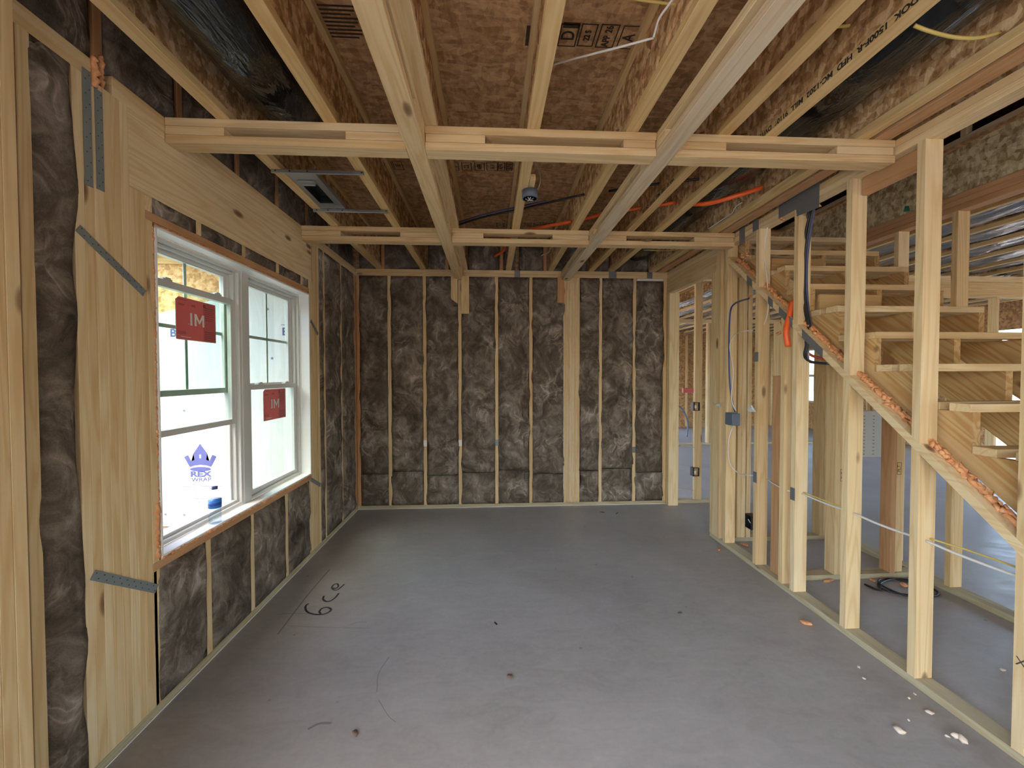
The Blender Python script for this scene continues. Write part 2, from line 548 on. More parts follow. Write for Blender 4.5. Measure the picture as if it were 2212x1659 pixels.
def text(name, s, loc, size, mat, parent, xdir, ydir, align='CENTER', spacing=1.0, sx=1.0, ext=0.0, bold=0.0):
    c = bpy.data.curves.new(name, 'FONT')
    c.body = s
    c.size = size
    c.align_x = align
    c.align_y = 'CENTER'
    c.space_character = spacing
    c.extrude = ext
    c.offset = bold
    c.materials.append(mat)
    o = link(name, c, loc, parent)
    X, Y = Vector(xdir).normalized(), Vector(ydir).normalized()
    Z = X.cross(Y)
    m = Matrix((X * sx, Y, Z)).transposed()
    o.rotation_mode = 'QUATERNION'
    if X.cross(Y).length > 0:
        o.rotation_quaternion = Matrix((X, Y, Z)).transposed().to_quaternion()
    o.scale = (sx, 1, 1)
    return o
def flat(name, pts, mat, parent, thick=None):
    return mesh(name, pts, [list(range(len(pts)))], mat, parent)
def stroke(pts, w, nrm):
    """flat ribbon along pts, lying in the plane with normal nrm"""
    P = smooth_path(pts, 5)
    nrm = Vector(nrm)
    vs, fs = [], []
    for i, p in enumerate(P):
        t = P[min(i + 1, len(P) - 1)] - P[max(i - 1, 0)]
        s = t.cross(nrm).normalized() * (w / 2)
        vs += [p - s, p + s]
    for i in range(len(P) - 1):
        fs.append([2 * i, 2 * i + 1, 2 * i + 3, 2 * i + 2])
    return vs, fs
def outline(name, c, w, h, t, mat, parent, X, Y):
    """thin printed rectangle outline"""
    c, X, Y = Vector(c), Vector(X).normalized(), Vector(Y).normalized()
    vs, fs = [], []
    for k in (0, 1):
        hw, hh = w / 2 - t * k, h / 2 - t * k
        for sx, sy in ((-1, -1), (1, -1), (1, 1), (-1, 1)):
            vs.append(c + X * (sx * hw) + Y * (sy * hh))
    for k in range(4):
        fs.append([k, (k + 1) % 4, 4 + (k + 1) % 4, 4 + k])
    return mesh(name, vs, fs, mat, parent)

# ------------------------------------------------------------------ main dimensions (metres)
XL, XR, YB, ZT = -1.50, 2.07, 4.68, 2.72        # left face, right face, back face, top of plates
T, D4 = 0.038, 0.089                             # lumber 38 x 89 mm
ZP = ZT - 2 * T                                  # underside of the double top plate
ZF = 3.076                                       # top of joists

# ================================================================== FLOOR AND GROUND
floor = link('floor', None, (0, 0, 0))
tag(floor, 'grey concrete slab floor with faint scuffs and crayon marks', 'floor', kind='structure')
box('slab', floor, -1.62, 9.1, -3.6, 11.6, -0.12, 0.0, M_CONC, 0.0)
ground = box('ground', None, -40, 40, -40, 40, -0.32, -0.22, M_DIRT, 0.0)
tag(ground, 'pale bare soil around the house', 'ground', kind='structure')
porch = box('porch_slab', None, -3.75, -1.63, 1.16, 4.36, -0.22, -0.06, M_CONC2, 0.004)
bslab = box('driveway', None, -10.0, -1.63, -9.0, 1.0, -0.22, -0.03, simple('driveway_concrete', (0.60, 0.58, 0.54), 0.85), 0.004)  # unseen pale slab added to bounce sunlight up to the ceiling
tag(bslab, 'unseen pale slab added to bounce sunlight into the open end of the room', 'driveway', kind='structure')
tag(porch, 'pale concrete porch slab outside the window', 'slab', kind='structure')
# crayon figures on the floor, strokes on the slab
def floor_px(pl, z=0.0008): return [at(u, v, 'z', z) for u, v in pl]
mk = part('floor_marking', (0, 0, 0), floor)
for pl, w in (([(667, 1304), (661, 1308), (660, 1316), (666, 1323), (680, 1327), (697, 1327), (711, 1322), (715, 1316), (707, 1312), (696, 1314), (690, 1321), (693, 1326)], 0.013),
              ([(700, 1287), (698, 1294), (704, 1299), (714, 1298), (724, 1291), (730, 1284), (732, 1281)], 0.013),
              ([(719, 1270), (726, 1271), (731, 1266), (728, 1261), (721, 1263), (717, 1269), (721, 1274), (729, 1274), (737, 1268), (744, 1262)], 0.012)):
    vs, fs = stroke(floor_px(pl), w, (0, 0, 1))
    mesh('stroke', vs, fs, M_CHALK, mk)
for pl, w in (([(598, 1327), (640, 1325), (700, 1327)], 0.004), ([(600, 1370), (665, 1285), (712, 1230)], 0.010), ([(755, 1350), (775, 1344), (792, 1344)], 0.004), ([(620, 1352), (700, 1355), (800, 1357)], 0.003),
              ([(814, 1495), (818, 1455), (840, 1420)], 0.004), ([(818, 1512), (838, 1545), (855, 1560)], 0.003), ([(665, 1575), (690, 1563), (716, 1562)], 0.012)):
    vs, fs = stroke(floor_px(pl, 0.0006), w, (0, 0, 1))
    mesh('scuff', vs, fs, M_LINE, mk)

# ================================================================== LEFT WALL
wl = link('wall_left', None, (XL, 1.0, 0))
tag(wl, 'exterior stud wall packed with brown glass fibre batts around the twin window', 'wall', kind='structure')
XLO = XL - D4
def stud_l(y0, y1, z0=T, z1=ZP, m='pine', nm='stud'):
    return box(nm, wl, XLO, XL, y0, y1, z0, z1, m)
box('bottom_plate', wl, XLO, XL, 1.15, YB, 0.004, T, 'treated_pine')
box('sill_seal', wl, XLO, XL + 0.006, 1.15, YB, 0.0, 0.004, M_SEAL, 0.0)
for y0, y1 in ((1.0, 1.660), (1.735, YB + D4)):
    box('top_plate', wl, XLO, XL, y0, y1, ZP, ZP + T, 'pine')
    box('top_plate', wl, XLO, XL, y0, y1 , ZP + T, ZT, 'pine')
# stub of the cased opening, nearest part of the wall
for k in range(3):
    box('stud', wl, XL + 0.001, XL + 0.098, 1.19 + k * 0.0385, 1.19 + k * 0.0385 + T, T, ZT, 'pine')
box('stud', wl, XLO, XL, 1.15, 1.26, T, ZP, 'pine')
stud_l(1.400, 1.440)
box('bottom_plate', wl, XLO, XL, -0.3, 1.149, 0.0, T, 'treated_pine')
box('top_plate', wl, XLO, XL, -0.3, 0.999, ZP, ZT, 'pine')
for yy in (-0.3, 0.10, 0.50, 0.90):
    stud_l(yy, yy + T)
    batt(wl, 'y', yy + T, min(yy + 0.40, 1.15), 0.04, ZP, XL, 1, over=0.008)
stud_l(1.360, 1.385, m='red_pine')
batt(wl, 'y', 1.262, 1.36, 0.04, ZP, XL, 1)
batt(wl, 'y', 1.440, 1.574, 0.04, ZP, XL, 1, over=0.012)
y = 1.574
for k in range(6):                                  # king studs
    stud_l(y, y + 0.0375); y += 0.0384
for k in range(2):                                  # jack studs under the header
    stud_l(y, y + 0.0375, T, 2.317); y += 0.0384
stud_l(1.881, 1.917, T, 2.212)                      # trimmer
stud_l(1.881, 1.917, 2.250, 2.317, nm='cripple')
box('header', wl, XLO, XL - 0.001, 1.805, 3.545, 2.356, ZP, 'pine')
box('header_strip', wl, XLO, XL, 1.805, 3.545, 2.318, 2.355, 'pine')
box('rough_head', wl, XLO, XL - 0.002, 1.881, 3.505, 2.212, 2.250, 'red_pine')
cr = [2.209, 2.594, 2.992, 3.362]
prev = 1.917
for c in cr + [3.50]:
    e = c - 0.019 if c < 3.5 else 3.475
    batt(wl, 'y', prev, e, 2.251, 2.317, XL, 1, puff=0.006, over=0.003)
    if c < 3.5: stud_l(c - 0.019, c + 0.019, 2.251, 2.317, nm='cripple')
    prev = c + 0.019
for k in range(2): stud_l(3.493 + k * 0.0385, 3.493 + k * 0.0385 + 0.0375, T, 2.317)
for k in range(3): stud_l(3.572 + k * 0.0385, 3.572 + k * 0.0385 + 0.0375)
box('rough_sill', wl, XLO, XL + 0.001, 1.881, 3.493, 0.648, 0.686, 'red_pine')
prev = 1.900
stud_l(1.881, 1.900, T, 0.648, nm='cripple')
for c in (2.237, 2.636, 3.071, 3.47):
    batt(wl, 'y', prev, c - 0.019, 0.04, 0.648, XL, 1, over=0.008)
    stud_l(c - 0.019, c + 0.019, T, 0.648, 'pine', 'cripple')
    prev = c + 0.019
stud_l(3.775, 3.812); stud_l(4.195, 4.232); stud_l(4.60, 4.638, m='red_pine'); stud_l(4.642, 4.68, m='red_pine')
for a, b in ((3.688, 3.775), (3.812, 4.195), (4.232, 4.60)):
    batt(wl, 'y', a, b, 0.04, ZP, XL, 1, over=0.010)
# sheathing outside, with the window opening left free
for y0, y1, z0, z1 in ((-0.3, 1.925, 0, 3.08), (3.495, 4.80, 0, 3.08), (1.925, 3.495, 0, 0.69), (1.925, 3.495, 2.205, 3.08)):
    box('sheathing', wl, XLO - 0.012, XLO - 0.001, y0, y1, z0, z1, M_OSB, 0.0)
# insulated rim band above the plates
for y0, y1 in ((0.9, 1.68), (1.72, 2.10), (2.14, 2.56), (2.60, 3.02), (3.06, 3.50), (3.54, 3.96), (4.0, 4.66)):
    batt(wl, 'y', y0, y1, ZT, ZF, XL - 0.03, 1, over=0.004, back=0.05)
    if y1 < 4.5: box('rim_block', wl, XL - 0.085, XL - 0.02, y1 + 0.002, y1 + 0.038, ZT, ZF, 'red_pine')
# orange sealant at the window and at the plate gap
def bead(name, pts, r, parent, seed=1, mat=M_FOAM, seg=9, n=None, wob=1.0):
    P = [Vector(p) for p in pts]
    L = sum((P[i + 1] - P[i]).length for i in range(len(P) - 1))
    cnt = n or max(6, int(L / (r * 0.9)))
    out = []
    for i in range(cnt + 1):
        t = i / cnt * L
        k = 0
        while k < len(P) - 2 and t > (P[k + 1] - P[k]).length:
            t -= (P[k + 1] - P[k]).length; k += 1
        q = P[k].lerp(P[k + 1], min(1, t / max(1e-6, (P[k + 1] - P[k]).length)))
        q = q + Vector((noise.noise(Vector((i * 0.9, seed, 0))), noise.noise(Vector((i * 0.9, seed, 5))), noise.noise(Vector((i * 0.9, seed, 9))))) * r * 0.9 * wob
        out.append(q)
    vs, fs = tube_geo(out, lambda t: r * (0.8 + 0.7 * noise.noise(Vector((t * cnt * 0.8, seed * 3.1, 2)))), seg)
    return mesh(name, vs, fs, mat, parent, smooth=True)
bead('foam_seal', [(XL - 0.004, 1.93, 2.205), (XL - 0.004, 3.49, 2.208)], 0.006, wl, 3)
bead('foam_seal', [(XL - 0.002, 1.925, 0.69), (XL - 0.002, 3.49, 0.688)], 0.010, wl, 4)
bead('foam_seal', [(XL - 0.004, 1.917, 0.72), (XL - 0.004, 1.917, 2.19)], 0.007, wl, 5)
bead('foam_seal', [(XL - 0.003, 1.905, 0.70), (XL - 0.003, 1.91, 0.95)], 0.014, wl, 8)
bead('foam_seal', [(XL - 0.004, 3.486, 0.72), (XL - 0.004, 3.486, 2.19)], 0.005, wl, 6)
bead('foam_seal', [(XL + 0.004, 1.655, ZT - 0.10), (XL + 0.006, 1.658, ZT + 0.01)], 0.014, wl, 11)
bead('foam_seal', [(XL - 0.012, 1.70, ZT - 0.12), (XL - 0.01, 1.70, ZT + 0.05)], 0.011, wl, 12)

# steel straps on the studs
def strap(pts, w, label, nrm=(1, 0, 0), name='strap_tie', cells=9):
    a, b = Vector(pts[0]), Vector(pts[1])
    t = thing(name, a, label, 'strap')
    dirv = (b - a); L = dirv.length; dirv.normalize()
    s = dirv.cross(Vector(nrm)).normalized() * (w / 2)
    n = Vector(nrm) * 0.002
    vs = []
    for p in (a, b):
        for sg in (-1, 1):
            vs += [p + s * sg, p + s * sg + n]
    mesh('strap', vs, [[0, 2, 6, 4], [1, 3, 7, 5], [0, 1, 3, 2], [4, 5, 7, 6], [0, 1, 5, 4], [2, 3, 7, 6]], M_STRAP, t)
    for k in range(cells):
        c = a + dirv * (L * (k + 0.5) / cells) + n
        for sg in (-1, 1):
            q = c + s * (0.45 * sg) + dirv * (0.01 * sg)
            o = mesh('nail_head', [q + s * (0.16 * math.cos(i * math.pi / 3)) + dirv * (0.16 * s.length * math.sin(i * math.pi / 3)) + (Vector(nrm) * 0.0015 if i < 6 else Vector()) for i in range(6)], [list(range(6))], M_BLACK, t)
    return t
e = 0.002
strap([(XL + e, 1.626, 2.665), (XL + e, 1.626, 2.235)], 0.031, 'grey steel strap nailed down the studs at the broken end of the top plate', cells=8)
strap([(XL + e, 1.672, 2.620), (XL + e, 1.672, 2.240)], 0.031, 'grey steel strap running down the studs from under the orange sealant', cells=8)
p0, p1 = at(168, 492, 'x', XL + e), at(312, 634, 'x', XL + e)
strap([p0, p1], 0.032, 'grey steel strap slanting down towards the top of the window jamb')
p0, p1 = at(200, 1242, 'x', XL + e), at(338, 1272, 'x', XL + e)
strap([p0, p1], 0.036, 'blue grey perforated strap across the studs below sill level')
p0, p1 = at(671, 693, 'x', XL + e), at(687, 722, 'x', XL + e)
strap([p0, p1], 0.03, 'short dark strap end on the studs beyond the window, at upper glass height', cells=5)
p0, p1 = at(672, 1036, 'x', XL + e), at(692, 1048, 'x', XL + e)
strap([p0, p1], 0.034, 'short dark strap end on the studs beyond the window, at sill height', cells=5)

# ================================================================== WINDOW
w1 = link('window_1', None, (XL, 2.7, 0.69))
tag(w1, 'white vinyl twin single hung window with grids in the upper sashes, one sash raised', 'window', kind='structure')
WY0, WY1, WZ0, WZ1 = 1.925, 3.490, 0.692, 2.200
XF0, XF1 = -1.665, -1.575                        # frame depth
# jamb liners
jl = part('jamb', (XL, 2.7, 0.7), w1)
box('liner', jl, XF1, XL + 0.003, WY0, WY0 + 0.012, WZ0, WZ1, M_JAMB)
box('liner', jl, XF1, XL + 0.003, WY1 - 0.012, WY1, WZ0, WZ1, M_JAMB)
box('liner', jl, XF1, XL + 0.003, WY0, WY1, WZ1 - 0.012, WZ1, M_JAMB)
box('stool', jl, XF1, XL + 0.004, WY0, WY1, WZ0, WZ0 + 0.012, M_JAMB)
fr = part('frame', (XF1, 2.7, 0.7), w1)
MY0, MY1 = 2.668, 2.762
def frame_unit(y0, y1, z0, z1):
    for k, (ins, xa, xb) in enumerate(((0.0, XF0, XF1), (0.020, XF0, XF1 - 0.022), (0.036, XF0, XF1 - 0.046))):
        wd = 0.020 if k == 0 else 0.016
        box('jamb_rail', fr, xa, xb, y0 + ins, y0 + ins + wd, z0 + ins, z1 - ins, M_VINYL)
        box('jamb_rail', fr, xa, xb, y1 - ins - wd, y1 - ins, z0 + ins, z1 - ins, M_VINYL)
        box('head_rail', fr, xa, xb, y0 + ins + wd, y1 - ins - wd, z1 - ins - wd, z1 - ins, M_VINYL)
        if k < 2: box('sill_rail', fr, xa, xb, y0 + ins + wd, y1 - ins - wd, z0 + ins, z0 + ins + wd, M_VINYL)
frame_unit(WY0 + 0.012, MY0 + 0.012, WZ0 + 0.012, WZ1 - 0.012)
frame_unit(MY1 - 0.012, WY1 - 0.012, WZ0 + 0.012, WZ1 - 0.012)
box('mullion', fr, XF0, XF1 + 0.006, MY0 + 0.013, MY1 - 0.013, WZ0 + 0.012, WZ1 - 0.012, M_VINYL)
def sash(y0, y1, z0, z1, x0, x1, grid, latch=False, rail=0.032, top=None):
    s = part('sash', ((x0 + x1) / 2, (y0 + y1) / 2, z0), w1)
    tr = top or rail
    box('stile', s, x0, x1, y0, y0 + rail, z0, z1, M_VINYL)
    box('stile', s, x0, x1, y1 - rail, y1, z0, z1, M_VINYL)
    box('rail', s, x0, x1, y0 + rail, y1 - rail, z0, z0 + rail, M_VINYL)
    box('rail', s, x0, x1 + (0.006 if latch else 0), y0 + rail, y1 - rail, z1 - tr, z1, M_VINYL)
    xm = (x0 + x1) / 2
    box('pane', s, xm - 0.002, xm + 0.002, y0 + rail, y1 - rail, z0 + rail, z1 - tr, M_GLASS, 0.0)
    if grid:
        ym, zm = (y0 + y1) / 2, (z0 + z1) / 2 - 0.01
        box('muntin', s, xm - 0.009, xm - 0.003, ym - 0.010, ym + 0.010, z0 + rail, z1 - tr, M_VINYL)
        box('muntin', s, xm - 0.009, xm - 0.003, y0 + rail, y1 - rail, zm - 0.010, zm + 0.010, M_VINYL)
    if latch:
        for t in (0.22, 0.78):
            yy = y0 + (y1 - y0) * t
            box('latch', s, x0 + 0.002, x1 + 0.004, yy - 0.03, yy + 0.03, z1, z1 + 0.009, M_VINYL)
            box('latch', s, x0 + 0.006, x1 + 0.002, yy - 0.012, yy + 0.022, z1 + 0.009, z1 + 0.016, M_VINYL)
    return s
XU0, XU1, XI0, XI1 = -1.655, -1.628, -1.622, -1.596
LY0, LY1 = WY0 + 0.060, MY0 - 0.035
RY0, RY1 = MY1 + 0.035, WY1 - 0.060
sash(LY0, LY1, 1.418, 2.160, XU0, XU1, True)
sl = sash(LY0 - 0.012, LY1 + 0.012, 1.222, 1.996, XI0, XI1, False, True, top=0.036)
sash(RY0, RY1, 1.440, 2.160, XU0, XU1, True)
sr = sash(RY0 - 0.012, RY1 + 0.012, 0.722, 1.462, XI0, XI1, False, True, top=0.034)
# stickers on the panes: mirror-read MI
def sticker(parent, y0, y1, z0, z1, xs, name='sticker', skew=0.0):
    s = part(name, (xs, (y0 + y1) / 2, z1), w1)
    wd, hg = y1 - y0, z1 - z0
    def q(a, b): return (xs, y0 + wd * a, z0 + hg * b + skew * a)
    flat('sheet', [q(0, 0), q(1, 0), q(1, 1), q(0.06, 1.0), q(0, 0.93)], M_STICK, s)
    def rect(nm, a0, a1, b0, b1, m, dx=0.0008):
        p = [q(a0, b0), q(a1, b0), q(a1, b1), q(a0, b1)]
        return flat(nm, [(v[0] + dx, v[1], v[2]) for v in p], m, s)
    rect('dark_band', 0.66, 1.0, 0.0, 0.97, M_STICK2)
    rect('paper_edge', 0.0, 1.0, -0.012, 0.0, M_PAPER, 0.0002)
    rect('paper_edge', -0.012, 0.0, 0.0, 0.93, M_PAPER, 0.0002)
    # the letters read mirrored, I then M with a dot before them
    rect('letter', 0.325, 0.375, 0.36, 0.66, M_PAPER, 0.0014)
    m = [(0.43, 0.36), (0.48, 0.36), (0.48, 0.55), (0.545, 0.42), (0.565, 0.42), (0.63, 0.55), (0.63, 0.36), (0.68, 0.36), (0.68, 0.66), (0.63, 0.66), (0.555, 0.50), (0.48, 0.66), (0.43, 0.66)]
    mm = [(xs + 0.0014, y0 + wd * a, z0 + hg * b + skew * a) for a, b in m]
    mesh('letter', mm, [[0, 1, 2, 10, 11, 12] if False else [0, 1, 2, 11, 12], [2, 3, 10, 11], [3, 4, 10], [4, 5, 9, 10], [5, 6, 7, 8, 9]], M_PAPER, s)
    rect('letter_dot', 0.285, 0.300, 0.37, 0.395, M_PAPER, 0.0014)
    rect('print_block', 0.02, 0.22, 0.12, 0.20, M_STICK2, 0.0010)
    rect('print_line', 0.10, 0.34, 0.055, 0.070, M_PAPER, 0.0012)
    for a0, a1, b in ((0.70, 0.96, 0.86), (0.70, 0.92, 0.81), (0.72, 0.96, 0.76), (0.70, 0.94, 0.71), (0.72, 0.96, 0.66), (0.70, 0.96, 0.60), (0.70, 0.90, 0.55), (0.69, 0.97, 0.25), (0.69, 0.97, 0.20), (0.69, 0.97, 0.15), (0.69, 0.97, 0.10), (0.69, 0.97, 0.05),
                      (0.04, 0.20, 0.84), (0.04, 0.18, 0.81), (0.05, 0.24, 0.94), (0.36, 0.46, 0.86), (0.36, 0.46, 0.83)):
        rect('print_line', a0, a1, b - 0.006, b + 0.006, M_STINK, 0.0012)
    outline('print_box', (xs + 0.0012, y0 + wd * 0.69, z0 + hg * 0.905 + skew * 0.69), wd * 0.05, hg * 0.06, 0.003, M_INK, s, (0, 1, 0), (0, 0, 1))
    return s
xg = (XI0 + XI1) / 2 + 0.0035
sticker(sl, 2.185, 2.487, 1.715, 1.935, xg, skew=0.0)
sticker(sr, 2.980, 3.292, 1.200, 1.424, xg, skew=0.0)

# water bottle on the window stool
bp = at(472, 1128, 'z', WZ0 + 0.012); bp.x = -1.528
bp.y = 2.335
bt = thing('water_bottle', (bp.x, bp.y, WZ0 + 0.012), 'clear plastic water bottle with blue label and navy cap on the window stool', 'bottle')
def lathe(name, prof, loc, mat, parent, seg=24, squash=None):
    vs, fs = [], []
    for r_, z_ in prof:
        for k in range(seg):
            w = 2 * math.pi * k / seg
            vs.append((loc[0] + r_ * math.cos(w), loc[1] + r_ * math.sin(w), loc[2] + z_))
    for i in range(len(prof) - 1):
        for k in range(seg):
            k2 = (k + 1) % seg
            fs.append([i * seg + k, i * seg + k2, (i + 1) * seg + k2, (i + 1) * seg + k])
    if prof[0][0] > 1e-5: fs.append(list(range(seg))[::-1])
    if prof[-1][0] > 1e-5: fs.append([(len(prof) - 1) * seg + k for k in range(seg)])
    return mesh(name, vs, fs, mat, parent, smooth=True)
bl = (bp.x, bp.y, WZ0 + 0.012)
prof = [(0.024, 0.0), (0.030, 0.004)]
for k in range(9):
    prof.append((0.0312 - 0.0022 * (k % 2), 0.012 + k * 0.009))
prof += [(0.0315, 0.095), (0.0315, 0.135), (0.030, 0.150), (0.024, 0.168), (0.016, 0.182), (0.0125, 0.188), (0.0125, 0.196)]
lathe('bottle_body', prof, bl, M_PET, bt)
lathe('water', [(r_ * 0.94, z_ + 0.002) for r_, z_ in prof if z_ < 0.14], bl, M_WATER, bt)
lathe('label', [(0.0320, 0.088), (0.0320, 0.136)], bl, M_LABELB, bt)
lathe('label_band', [(0.0322, 0.104), (0.0322, 0.118)], bl, simple('deep_blue_label', (0.015, 0.07, 0.34), 0.4), bt)
lathe('cap', [(0.0142, 0.190), (0.0145, 0.192), (0.0145, 0.204), (0.0135, 0.206)], bl, M_CAP, bt)

# ================================================================== BACK WALL
wb = link('wall_back', None, (0.3, YB, 0))
tag(wb, 'end stud wall filled with swirled brown glass fibre batts', 'wall', kind='structure')
YBO = YB + D4
def stud_b(x0, x1, z0=T, z1=ZP, m='pine', nm='stud'):
    return box(nm, wb, x0, x1, YB, YBO, z0, z1, m)
box('bottom_plate', wb, XL, 2.07, YB, YBO, 0.004, T, 'treated_pine')
box('sill_seal', wb, XL, 2.07, YB - 0.007, YBO, 0.0, 0.004, M_SEAL, 0.0)
box('top_plate', wb, XL, 2.155, YB, YBO, ZP, ZP + T - 0.001, 'pine')
for a, b in ((XL, -0.30), (-0.298, 0.84), (0.842, 2.155)):
    box('top_plate', wb, a, b, YB, YBO, ZP + T, ZT, 'pine')
xs_b = [(-1.498, -1.462), (-1.152, -1.113), (-0.757, -0.719), (-0.360, -0.321), (0.059, 0.097), (0.454, 0.492)]
for i, (a, b) in enumerate(xs_b):
    stud_b(a, b, m='red_pine' if i == 0 else 'pine')
for k in range(5):
    stud_b(0.855 + k * 0.0375, 0.855 + k * 0.0375 + 0.0365)
stud_b(1.266, 1.304); stud_b(1.668, 1.706); stud_b(2.030, 2.068)
edges = [(-1.462, -1.152), (-1.113, -0.757), (-0.719, -0.360), (-0.321, 0.059), (0.097, 0.454), (0.492, 0.855), (1.043, 1.266), (1.304, 1.668), (1.706, 2.030)]
for i, (a, b) in enumerate(edges):
    zc = 0.40 + 0.03 * math.sin(i * 2.1)
    batt(wb, 'x', a, b, 0.042, zc - 0.004, YB, -1, over=0.013, puff=0.016)
    batt(wb, 'x', a, b, zc + 0.004, ZP - (0.03 if i == 8 else 0.002), YB, -1, over=0.013, puff=0.016)
# lapped blocks carrying the end of the coffer beam
mesh('scab_board', [(-0.435, YB - 0.046, 2.643), (-0.362, YB - 0.046, 2.643), (-0.362, YB - 0.046, 2.335), (-0.382, YB - 0.046, 2.345), (-0.435, YB - 0.046, 2.385),
                    (-0.435, YB - 0.010, 2.643), (-0.362, YB - 0.010, 2.643), (-0.362, YB - 0.010, 2.335), (-0.382, YB - 0.010, 2.345), (-0.435, YB - 0.010, 2.385)],
     [[0, 1, 2, 3, 4], [5, 6, 7, 8, 9], [0, 1, 6, 5], [1, 2, 7, 6], [2, 3, 8, 7], [3, 4, 9, 8], [4, 0, 5, 9]], WM['pine'][2], wb)
box('scab_board', wb, -0.319, -0.232, YB - 0.047, YB - 0.010, 2.218, 2.643, 'pine')
box('scab_board', wb, 0.775, 0.853, YB - 0.040, YB - 0.010, 2.35, 2.643, 'red_pine')
for k, (x_, z0_, z1_) in enumerate(((0.853, 0.1, 2.55), (0.8935, 0.05, 2.5), (0.931, 0.05, 2.58), (0.968, 0.1, 2.58), (1.006, 0.06, 2.6))):
    bead('sealant_line', [(x_, YB - 0.001, z0_), (x_, YB - 0.001, z1_)], 0.0035, wb, 20 + k, M_SEAL, seg=6, n=90)
box('sheathing', wb, -1.6, 2.2, YBO + 0.001, YBO + 0.012, 0, 3.08, M_OSB, 0.0)
box('light_gap_strip', wb, 1.712, 2.026, YB - 0.006, YB + 0.01, 2.617, 2.641, M_SEAL, 0.003)  # white strip standing in for a bright gap of light under the plate
# insulated rim above the plate
for a, b in ((-1.47, -1.28), (-1.20, -0.80), (-0.70, -0.45), (-0.25, 0.10), (0.16, 0.30), (0.34, 0.63), (0.73, 1.13), (1.22, 1.40), (1.46, 1.86)):
    batt(wb, 'x', a, b, ZT, ZF, YB + 0.03, -1, over=0.006, puff=0.02, back=0.04)
for x_, m in ((-1.275, 'pine'), (-1.215, 'red_pine'), (-0.50, 'red_pine'), (0.12, 'red_pine'), (0.62, 'red_pine'), (1.42, 'red_pine'), (-0.79, 'pine')):
    box('squash_block', wb, x_, x_ + 0.034, YB + 0.002, YB + 0.05, ZT, ZF, m)
box('rim_board', wb, -1.6, 2.2, YB + 0.072, YB + 0.085, ZT, ZF, M_OSB, 0.0)

# ================================================================== CEILING: I-joists and subfloor
ceil = link('ceiling', None, (0, 0, ZT))
tag(ceil, 'open wooden floor joists under brown oriented strand board', 'ceiling', kind='structure')
def ijoist(xc, y0, y1, m='flange_pine', z0=ZT, z1=ZF, parent=None, fw=0.031):
    j = part('floor_joist', (xc, y0, z0), parent or ceil)
    box('bottom_flange', j, xc - fw, xc + fw, y0, y1, z0, z0 + T, m)
    box('web', j, xc - 0.005, xc + 0.005, y0, y1, z0 + T, z1 - T, M_OSB_WEB, 0.0)
    box('top_flange', j, xc - fw, xc + fw, y0, y1, z1 - T, z1, m)
    return j
JX = [-1.240, -0.750, -0.282, 0.216, 0.702, 1.172, 1.412, 1.895]
for x_ in JX:
    ijoist(x_, -3.5, YB + 0.068)
ijoist(1.998, -3.5, YB + 0.068, 'red_pine', fw=0.044)
box('rim_board', ceil, XR + 0.03, XR + 0.055, -3.5, YB, ZT + 0.001, ZF, M_OSB_WEB, 0.0)
# subfloor panels with visible joints
ys = [-3.55, -2.43, -1.21, 0.01, 1.23, 2.45, 3.67, 4.80]
for i in range(len(ys) - 1):
    xo = -1.60 if i % 2 == 0 else -1.60 - 1.2
    xa = xo
    while xa < 2.16:
        a, b = max(xa, -1.60), min(xa + 2.44, 2.16)
        if b - a > 0.05:
            box('subfloor_panel', ceil, a + 0.0015, b - 0.0015, ys[i] + 0.002, ys[i + 1] - 0.002, ZF + 0.001, ZF + 0.019, M_OSB, 0.0)
        xa += 2.44
# grade stamps printed on the subfloor
UPX, UPY = (1, 0, 0), (0, -1, 0)
zpn = ZF
def stamp(x_, y_, w, h, s=None, size=0.07, mat=M_INK, fill=False):
    if fill:
        flat('stamp_panel', [(x_ - w / 2, y_ - h / 2, zpn - 0.0006), (x_ + w / 2, y_ - h / 2, zpn - 0.0006), (x_ + w / 2, y_ + h / 2, zpn - 0.0006), (x_ - w / 2, y_ + h / 2, zpn - 0.0006)], mat, ceil)
    else:
        outline('stamp_frame', (x_, y_, zpn - 0.0006), w, h, 0.006, mat, ceil, (1, 0, 0), (0, 1, 0))
    if s:
        text('stamp_lettering', s, (x_, y_, zpn - 0.0012), size, M_OSB if fill else mat, ceil, (0, -1, 0), (-1, 0, 0), sx=0.85, bold=0.0016)
def pz(u, v): 
    q = at(u, v, 'z', zpn - 0.001); return q.x, q.y
M_BROWNINK = simple('brown_ink', (0.045, 0.026, 0.013), 0.85)
for (u, v, w, h, s, sz, fl) in ((1228, 77, 0.085, 0.125, 'D', 0.085, False), (1269, 77, 0.075, 0.125, '22 S', 0.038, False), (1312, 79, 0.085, 0.130, 'APR 26', 0.044, False), (1358, 82, 0.085, 0.130, 'A', 0.075, False)):
    x_, y_ = pz(u, v)
    stamp(x_, y_, w, h, s, sz, M_BROWNINK, fl)
x_, y_ = pz(1143, 78); stamp(x_, y_, 0.03, 0.11, None, 0, M_BROWNINK, True)
x_, y_ = pz(1235, 55); stamp(x_, y_, 0.075, 0.03, None, 0, M_BROWNINK, True)
for u, s, w in ((1008, '22', 0.075), (1036, 'APR', 0.075), (1064, 'A V', 0.09), (1082, 'APA', 0.06), (1100, 'JUNI', 0.05), (984, '4', 0.05)):
    x_, y_ = pz(u, 360)
    stamp(x_, y_, w, 0.12, s, 0.05, M_BROWNINK)
for u, s in ((742, '3E'), (715, '32')):
    x_, y_ = pz(u, 370) if False else pz(860 if s == '3E' else 838, 358)
    stamp(x_, y_, 0.07, 0.12, s, 0.05, M_BROWNINK)
